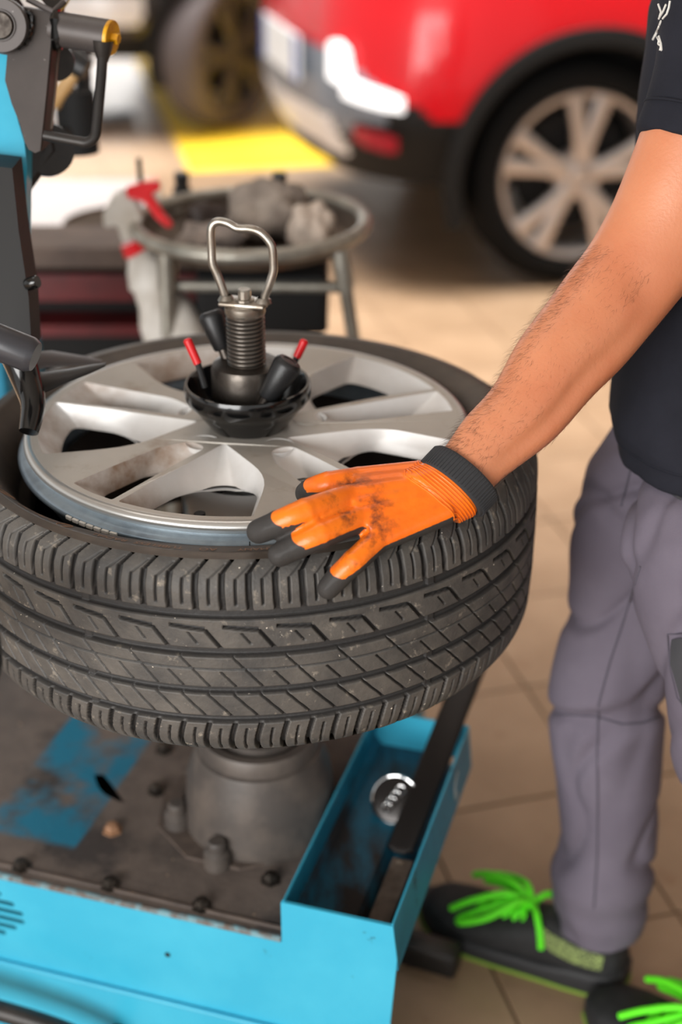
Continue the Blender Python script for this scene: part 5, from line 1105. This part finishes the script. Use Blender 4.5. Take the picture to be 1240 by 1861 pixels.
def creases(me, seed):
    co, no = mesh_np(me); d = np.zeros(len(co)); rq = Matrix.Rotation(0.6, 3, 'Y') @ Matrix.Rotation(0.4, 3, 'X')
    for i, p in enumerate(co):
        P = Vector(p); q = rq @ P
        v1 = abs(mnoise.noise(Vector((q.x * 5, q.y * 5, q.z * 9)) + Vector((seed, 1, 2)))); v2 = abs(mnoise.noise(Vector((P.x * 7, P.y * 7, P.z * 4.2)) + Vector((5, seed, 2))))
        z = P.z; wgt = 0.35 + 0.65 * (math.exp(-((z - .50) / .10) ** 2) + math.exp(-((z - .16) / .10) ** 2) + math.exp(-((z - .76) / .09) ** 2))
        low = math.exp(-((z - .14) / .09) ** 2); v3 = mnoise.noise(Vector((P.x * 3, P.y * 3, P.z * 26)) + Vector((2, 7, seed)))
        d[i] = -0.011 * wgt * math.exp(-(v1 / .10) ** 2) - 0.006 * wgt * math.exp(-(v2 / .09) ** 2) + 0.009 * low * v3 + 0.010 * mnoise.noise(P * 6 + Vector((seed, 0, 0)))
    me.vertices.foreach_set('co', (co + no * d[:, None]).astype(np.float32).ravel()); me.update()
# ---- shirt: lofted body and sleeves with folds, open at the hem
def folds(me, amp, sc, seed, vert=1.0):
    co, no = mesh_np(me); d = np.empty(len(co))
    for i, p in enumerate(co): 
        q = Vector((p[0] * sc, p[1] * sc, p[2] * sc * vert)) + Vector((seed, seed * 2, seed * .5))
        d[i] = abs(mnoise.noise(q)) * 1.6 - 0.5 + 0.5 * mnoise.noise(q * 2.3)
    me.vertices.foreach_set('co', (co + no * (amp * d)[:, None]).astype(np.float32).ravel()); me.update()
sh = MB()
HX = Vector((-0.009, 0.010, 0))
tor2 = [(PEL + HX + Vector((0.012, -0.002, -0.043)), .198, .126), (PEL + HX + Vector((0.012, 0, -0.025)), .197, .129), (PEL + HX, .193, .129), (PEL.lerp(CH, .3) + HX, .182, .124), (PEL.lerp(CH, .6), .186, .124), (PEL.lerp(CH, .85), .192, .126), (CH + Vector((0, 0, .03)), .19, .120), (CH + Vector((.003, .008, .085)), .15, .10), (CH + Vector((0, .012, .125)), .082, .078), (CH + Vector((0, .012, .135)), .070, .068)]
loft_mb([(c, RD * w, FD * d) for c, w, d in tor2], 48, mb=sh, p=2.3)
slv = [(ASEC[9][0].lerp(ASEC[10][0], .72), 1.05), (ASEC[9][0].lerp(ASEC[10][0], .80), 1.08), (ASEC[10][0].lerp(ASEC[11][0], .3), 1.08), (ASEC[11][0], 1.13), (ASEC[12][0], 1.18), (SHL + (SHL - ASEC[11][0]) * .6 + RD * .05, 0.95)]
ball_mb(SHL + RD * .015 + Vector((0, 0, .004)), 0.079, sh); tube_mb([SHL, CH + Vector((0, 0, 0.075)), SHR], [.076, .085, .076], 24, mb=sh)
loft_mb([(c, ax_[1] * k, ax_[2] * k * 1.06) for (c, k), ax_ in zip(slv, (ASEC[10], ASEC[10], ASEC[10], ASEC[11], ASEC[12], ASEC[12]))], 40, mb=sh)
tube_mb([SHR - RD * .06 + Vector((0, 0, .0)), SHR, SHR.lerp(EL_R, .6)], [.078, .074, .068], 24, mb=sh)
sme = remesh(sh, 0.0055, 6); folds(sme, 0.0055, 9.0, 3.1, 0.45); sme.transform(Matrix.Translation(-off))
shirt = place(sme, 't_shirt', M_shirt, man, True)
# stitched hem lines
from mathutils.bvhtree import BVHTree
_bt = BVHTree.FromPolygons([v.co + off for v in sme.vertices], [tuple(p.vertices) for p in sme.polygons])
for dz_ in (-0.013, -0.016):
    hemp = []
    for k in range(90):
        a = 2 * pi * k / 90; q = PEL + HX + Vector((0.012, 0, dz_)); dr = RD * (.30 * cos(a)) + FD * (.24 * sin(a))
        h_ = _bt.ray_cast(q + dr, -dr.normalized())
        if h_[0] is not None: hemp.append(h_[0] + dr.normalized() * 0.0003)
    obj('hem_seam', tube_mb(hemp, 0.0010, 6, closed=True), M_shirt, shirt)
cs = slv[2]
obj('sleeve_seam', tube_mb([cs[0] + ASEC[10][1] * (1.075 * cos(a)) + ASEC[10][2] * (1.14 * sin(a)) for a in [2 * pi * k / 40 for k in range(40)]], 0.0015, 6, closed=True), M_shirt, shirt)
# white script on the chest (too slanted to read in the photo): small stitched strokes
for stp in (((1198, 8), (1203, 22), (1199, 34), (1207, 20), (1212, 8)), ((1206, 34), (1213, 26), (1217, 14), (1219, 2)), ((1188, 72), (1194, 60), (1200, 46), (1203, 38)), ((1192, 66), (1197, 54), (1199, 48)), ((1196, 68), (1199, 74), (1198, 80), (1203, 84), (1201, 92)), ((1199, 66), (1203, 80), (1204, 92))):
    pts = []
    for x, y in stp:
        o_ = O; r_ = ray(x, y)
        hit = None
        dep = 1.3
        bm_d = sme
        pts.append((x, y))
    STR = globals().setdefault('STROKES', []); STR.append(pts)
# ---- trousers
tr = MB()
ball_mb(PEL + Vector((0.0, 0, -0.02)), (0.106, 0.158, 0.125), tr, 28, Matrix((FD, RD, Vector((0, 0, 1)))).transposed())
def legp(lst): return [(aty(x, y, Y) if z is None else Vector((x, y, z)), r) for x, y, Y, r, z in lst]
far_leg = legp([(1225, 810, 1.50, .074, None), (1186, 890, 1.50, .086, None), (1172, 960, 1.50, .087, None), (1152, 1080, 1.485, .081, None), (1112, 1230, 1.465, .076, None), (1105, 1330, 1.465, .071, None), (1105, 1420, 1.465, .068, None), (1104, 1520, 1.465, .064, None), (1084, 1600, 1.462, .064, None), (1086, 1655, 1.458, .060, None), (1088, 1688, 1.455, .054, None)])
near_leg = legp([(1300, 860, 1.42, .060, None), (1292, 935, 1.36, .086, None), (1292, 1000, 1.315, .094, None), (1318, 1120, 1.295, .088, None), (1338, 1250, 1.28, .082, None), (1345, 1340, 1.27, .079, None), (1375, 1440, 1.265, .074, None), (0.52, 1.255, 0, .068, 0.30), (0.545, 1.25, 0, .064, 0.17), (0.55, 1.25, 0, .058, 0.11)])
for leg in (far_leg, near_leg):
    P = smooth_path([p for p, r in leg], 4); R_l = []
    for i in range(len(P)):
        t = i / 4; k = min(len(leg) - 2, int(t)); R_l.append(leg[k][1] + (leg[k + 1][1] - leg[k][1]) * (t - k))
    tube_mb(P, R_l, 28, mb=tr)
tme = remesh(tr, 0.0055, 8); creases(tme, 8.2); tme.transform(Matrix.Translation(-off))
trou = place(tme, 'trousers', M_trouser, man, True)
from mathutils.bvhtree import BVHTree
def bvh_of(me): return BVHTree.FromPolygons([v.co + off for v in me.vertices], [tuple(p.vertices) for p in me.polygons])
bt_tr, bt_sh = bvh_of(tme), bvh_of(sme)
def on_surface(bt, pts, lift=0.0006):
    out = []
    for x, y in pts:
        r = ray(x, y).normalized(); h = bt.ray_cast(O, r)
        if h[0] is not None: out.append(h[0] + h[1] * (lift if h[1].dot(r) < 0 else -lift))
    return out
def seam(name, pts, bt, r, m, par, sub=5):
    P = []
    for (x0, y0), (x1, y1) in zip(pts, pts[1:]):
        for k in range(sub): P.append((x0 + (x1 - x0) * k / sub, y0 + (y1 - y0) * k / sub))
    P.append(pts[-1]); q = on_surface(bt, P)
    q = [p for i, p in enumerate(q) if i == 0 or (p - q[i - 1]).length < 0.06]
    if len(q) > 2: return obj(name, tube_mb(q, r, 6), m, par)
for q in STROKES: seam('chest_lettering', q, bt_sh, 0.0011, M_wtext, shirt, 3)
seam('leg_seam', [(1165, 1030), (1140, 1110), (1110, 1200), (1088, 1280), (1086, 1360), (1087, 1450), (1086, 1560), (1080, 1650)], bt_tr, 0.0012, M_seam, trou)
seam('knee_dart', [(1006, 1300), (1040, 1299), (1085, 1302), (1130, 1316), (1170, 1314), (1200, 1302)], bt_tr, 0.0012, M_seam, trou)
seam('pocket_seam', [(1160, 800), (1145, 860), (1130, 920)], bt_tr, 0.0012, M_seam, trou)
seam('pocket_edge', [(1200, 872), (1215, 892), (1240, 908)], bt_tr, 0.0022, M_patch, trou)
gp = []
for r_ in range(9):
    y = 1160 + 16 * r_; x0 = 1222 + (0 if r_ < 3 else (r_ - 3) * 4.5)
    gp.append([(x0 + (1300 - x0) * c_ / 8, y) for c_ in range(9)])
P_ = [on_surface(bt_tr, row, 0.0022) for row in gp]
if all(len(r_) == 9 for r_ in P_):
    obj('pocket_patch', MB().add([p for r_ in P_ for p in r_], [(a * 9 + b, a * 9 + b + 1, a * 9 + b + 10, a * 9 + b + 9) for a in range(8) for b in range(8)]), M_patch, trou, label='charcoal pocket patch')
seam('patch_stitch', [(1290, 1152), (1214, 1152), (1219, 1215), (1232, 1268), (1256, 1298)], bt_tr, 0.0009, M_seam, trou)

# ---- shoes
def shoe(heel, D, length, label, ankle):
    D = Vector(D).normalized(); S = Vector((-D.y, D.x, 0)); H = Vector(heel); up = Vector((0, 0, 1))
    prof = [(0.0, .020, .058, .020), (.03, .030, .078, .016), (.10, .0355, .092, .014), (.22, .0365, .100, .014), (.34, .0365, .098, .014), (.45, .0385, .088, .014), (.56, .0425, .076, .014), (.68, .0470, .064, .014), (.80, .0475, .056, .014), (.90, .0405, .050, .015), (.96, .029, .043, .017), (1.0, .012, .032, .020)]
    bend = lambda t: S * (0.012 * sin(pi * t))
    secs = [(H + D * (length * t) + bend(t) + up * ((zt + zb) / 2), S * w, up * ((zt - zb) / 2)) for t, w, zt, zb in prof]
    s = obj('shoe', loft_mb(secs, 36, p=2.5), M_shoe, man, sharp=60, label=label)
    so = [(H + D * (length * t) + bend(t) + up * (0.016 + (0.006 if t < .3 else 0) * .5 + 0.008 * max(0, t - .8) * 2), S * (w + .004), up * (0.016 + (0.005 if t < .3 else 0))) for t, w, zt, zb in [(-.012, .018, 0, 0)] + prof[1:-1] + [(1.012, .012, 0, 0)]]
    obj('sole', loft_mb(so, 32, p=5), M_sole, s, sharp=50)
    ed = [(H + D * (length * t) + bend(t) + up * 0.004, S * (w + .0058), up * 0.003) for t, w, zt, zb in [(-.018, .016, 0, 0)] + prof[1:-1] + [(1.018, .012, 0, 0)]]
    obj('lime_edge', loft_mb(ed, 28, p=6), M_lime, s, sharp=50, label='lime green line round the sole')
    # mesh panel at the side of the heel, on both sides
    for sg in (1, -1):
        g = []
        for t, z0, z1, w in ((.07, .052, .074, .0365), (.14, .052, .076, .0385), (.22, .055, .080, .0388), (.30, .060, .086, .0375), (.36, .070, .092, .0350)):
            g.append([H + D * (length * t) + bend(t) + S * (sg * w) + up * z0, H + D * (length * t) + bend(t) + S * (sg * w * .96) + up * ((z0 + z1) / 2), H + D * (length * t) + bend(t) + S * (sg * w * .86) + up * z1])
        obj('mesh_panel', MB().add([p for r in g for p in r], [(i * 3 + e, i * 3 + e + 1, i * 3 + e + 4, i * 3 + e + 3) for i in range(len(g) - 1) for e in range(2)]), M_limemesh, s)
    obj('shoe_collar', tube_mb([H + D * (length * (.20 + .115 * cos(a))) + bend(.2) + S * (.029 * sin(a)) + up * (.1015 + .004 * cos(a)) for a in [2 * pi * k / 28 for k in range(28)]], 0.0075, 10, closed=True), M_shoe, s)
    lp = lambda t, sd, z: H + D * (length * t) + bend(t) + S * sd + up * z
    zt_ = lambda t: np.interp(t, [p[0] for p in prof], [p[2] for p in prof])
    for i, t in enumerate((.46, .51, .56, .61, .66)):
        w = .021 - .001 * i
        for sg in (1, -1):
            obj('lace', tube_mb(smooth_path([lp(t, -w * sg, zt_(t) - .008), lp(t + .012, -w * .4 * sg, zt_(t) + .003), lp(t + .03, w * .4 * sg, zt_(t + .03) + .005), lp(t + .045, w * sg, zt_(t + .045) - .006)], 4), 0.0040, 8), M_neon, s)
    kz = zt_(.44) + .010
    obj('lace_knot', ball_mb(lp(.45, 0, kz), (.010, .010, .008), n=12), M_neon, s)
    for sg in (1, -1):
        loop = [lp(.45, 0, kz), lp(.50, .020 * sg, kz + .010), lp(.60, .046 * sg, kz - .010), lp(.72, .056 * sg, kz - .030), lp(.74, .044 * sg, kz - .034), lp(.66, .032 * sg, kz - .018), lp(.53, .010 * sg, kz + .004), lp(.45, 0, kz)]
        obj('lace_loop', tube_mb(smooth_path(loop, 6), 0.0050, 10), M_neon, s)
        obj('lace_end', tube_mb(smooth_path([lp(.45, 0, kz), lp(.40, .022 * sg, kz + .006), lp(.36, .036 * sg, kz - .014), lp(.345, .040 * sg, kz - .036)], 6), 0.0048, 10), M_neon, s)
        obj('lace_end', tube_mb(smooth_path([lp(.45, 0, kz), lp(.56, .012 * sg, kz + .012), lp(.70, .030 * sg, kz - .006), lp(.80, .040 * sg, kz - .030)], 6), 0.0048, 10), M_neon, s)
    obj('sock', tube_mb(smooth_path([lp(.19, 0, .085), lp(.185, 0, .12), Vector(ankle)], 4), [.037, .039, .041, .043, .045, .045, .046, .046, .046], 20), M_shirt, s)
    return s
shoe((0.392, 1.452, 0), (-0.87, 0.49, 0), 0.305, 'black sports shoe with bright green laces and lime sole line', far_leg[-1][0] + Vector((0, 0, 0.02)))
shoe((0.585, 1.225, 0), (-0.80, 0.60, 0), 0.305, None, near_leg[-1][0] + Vector((0, 0, 0.02)))
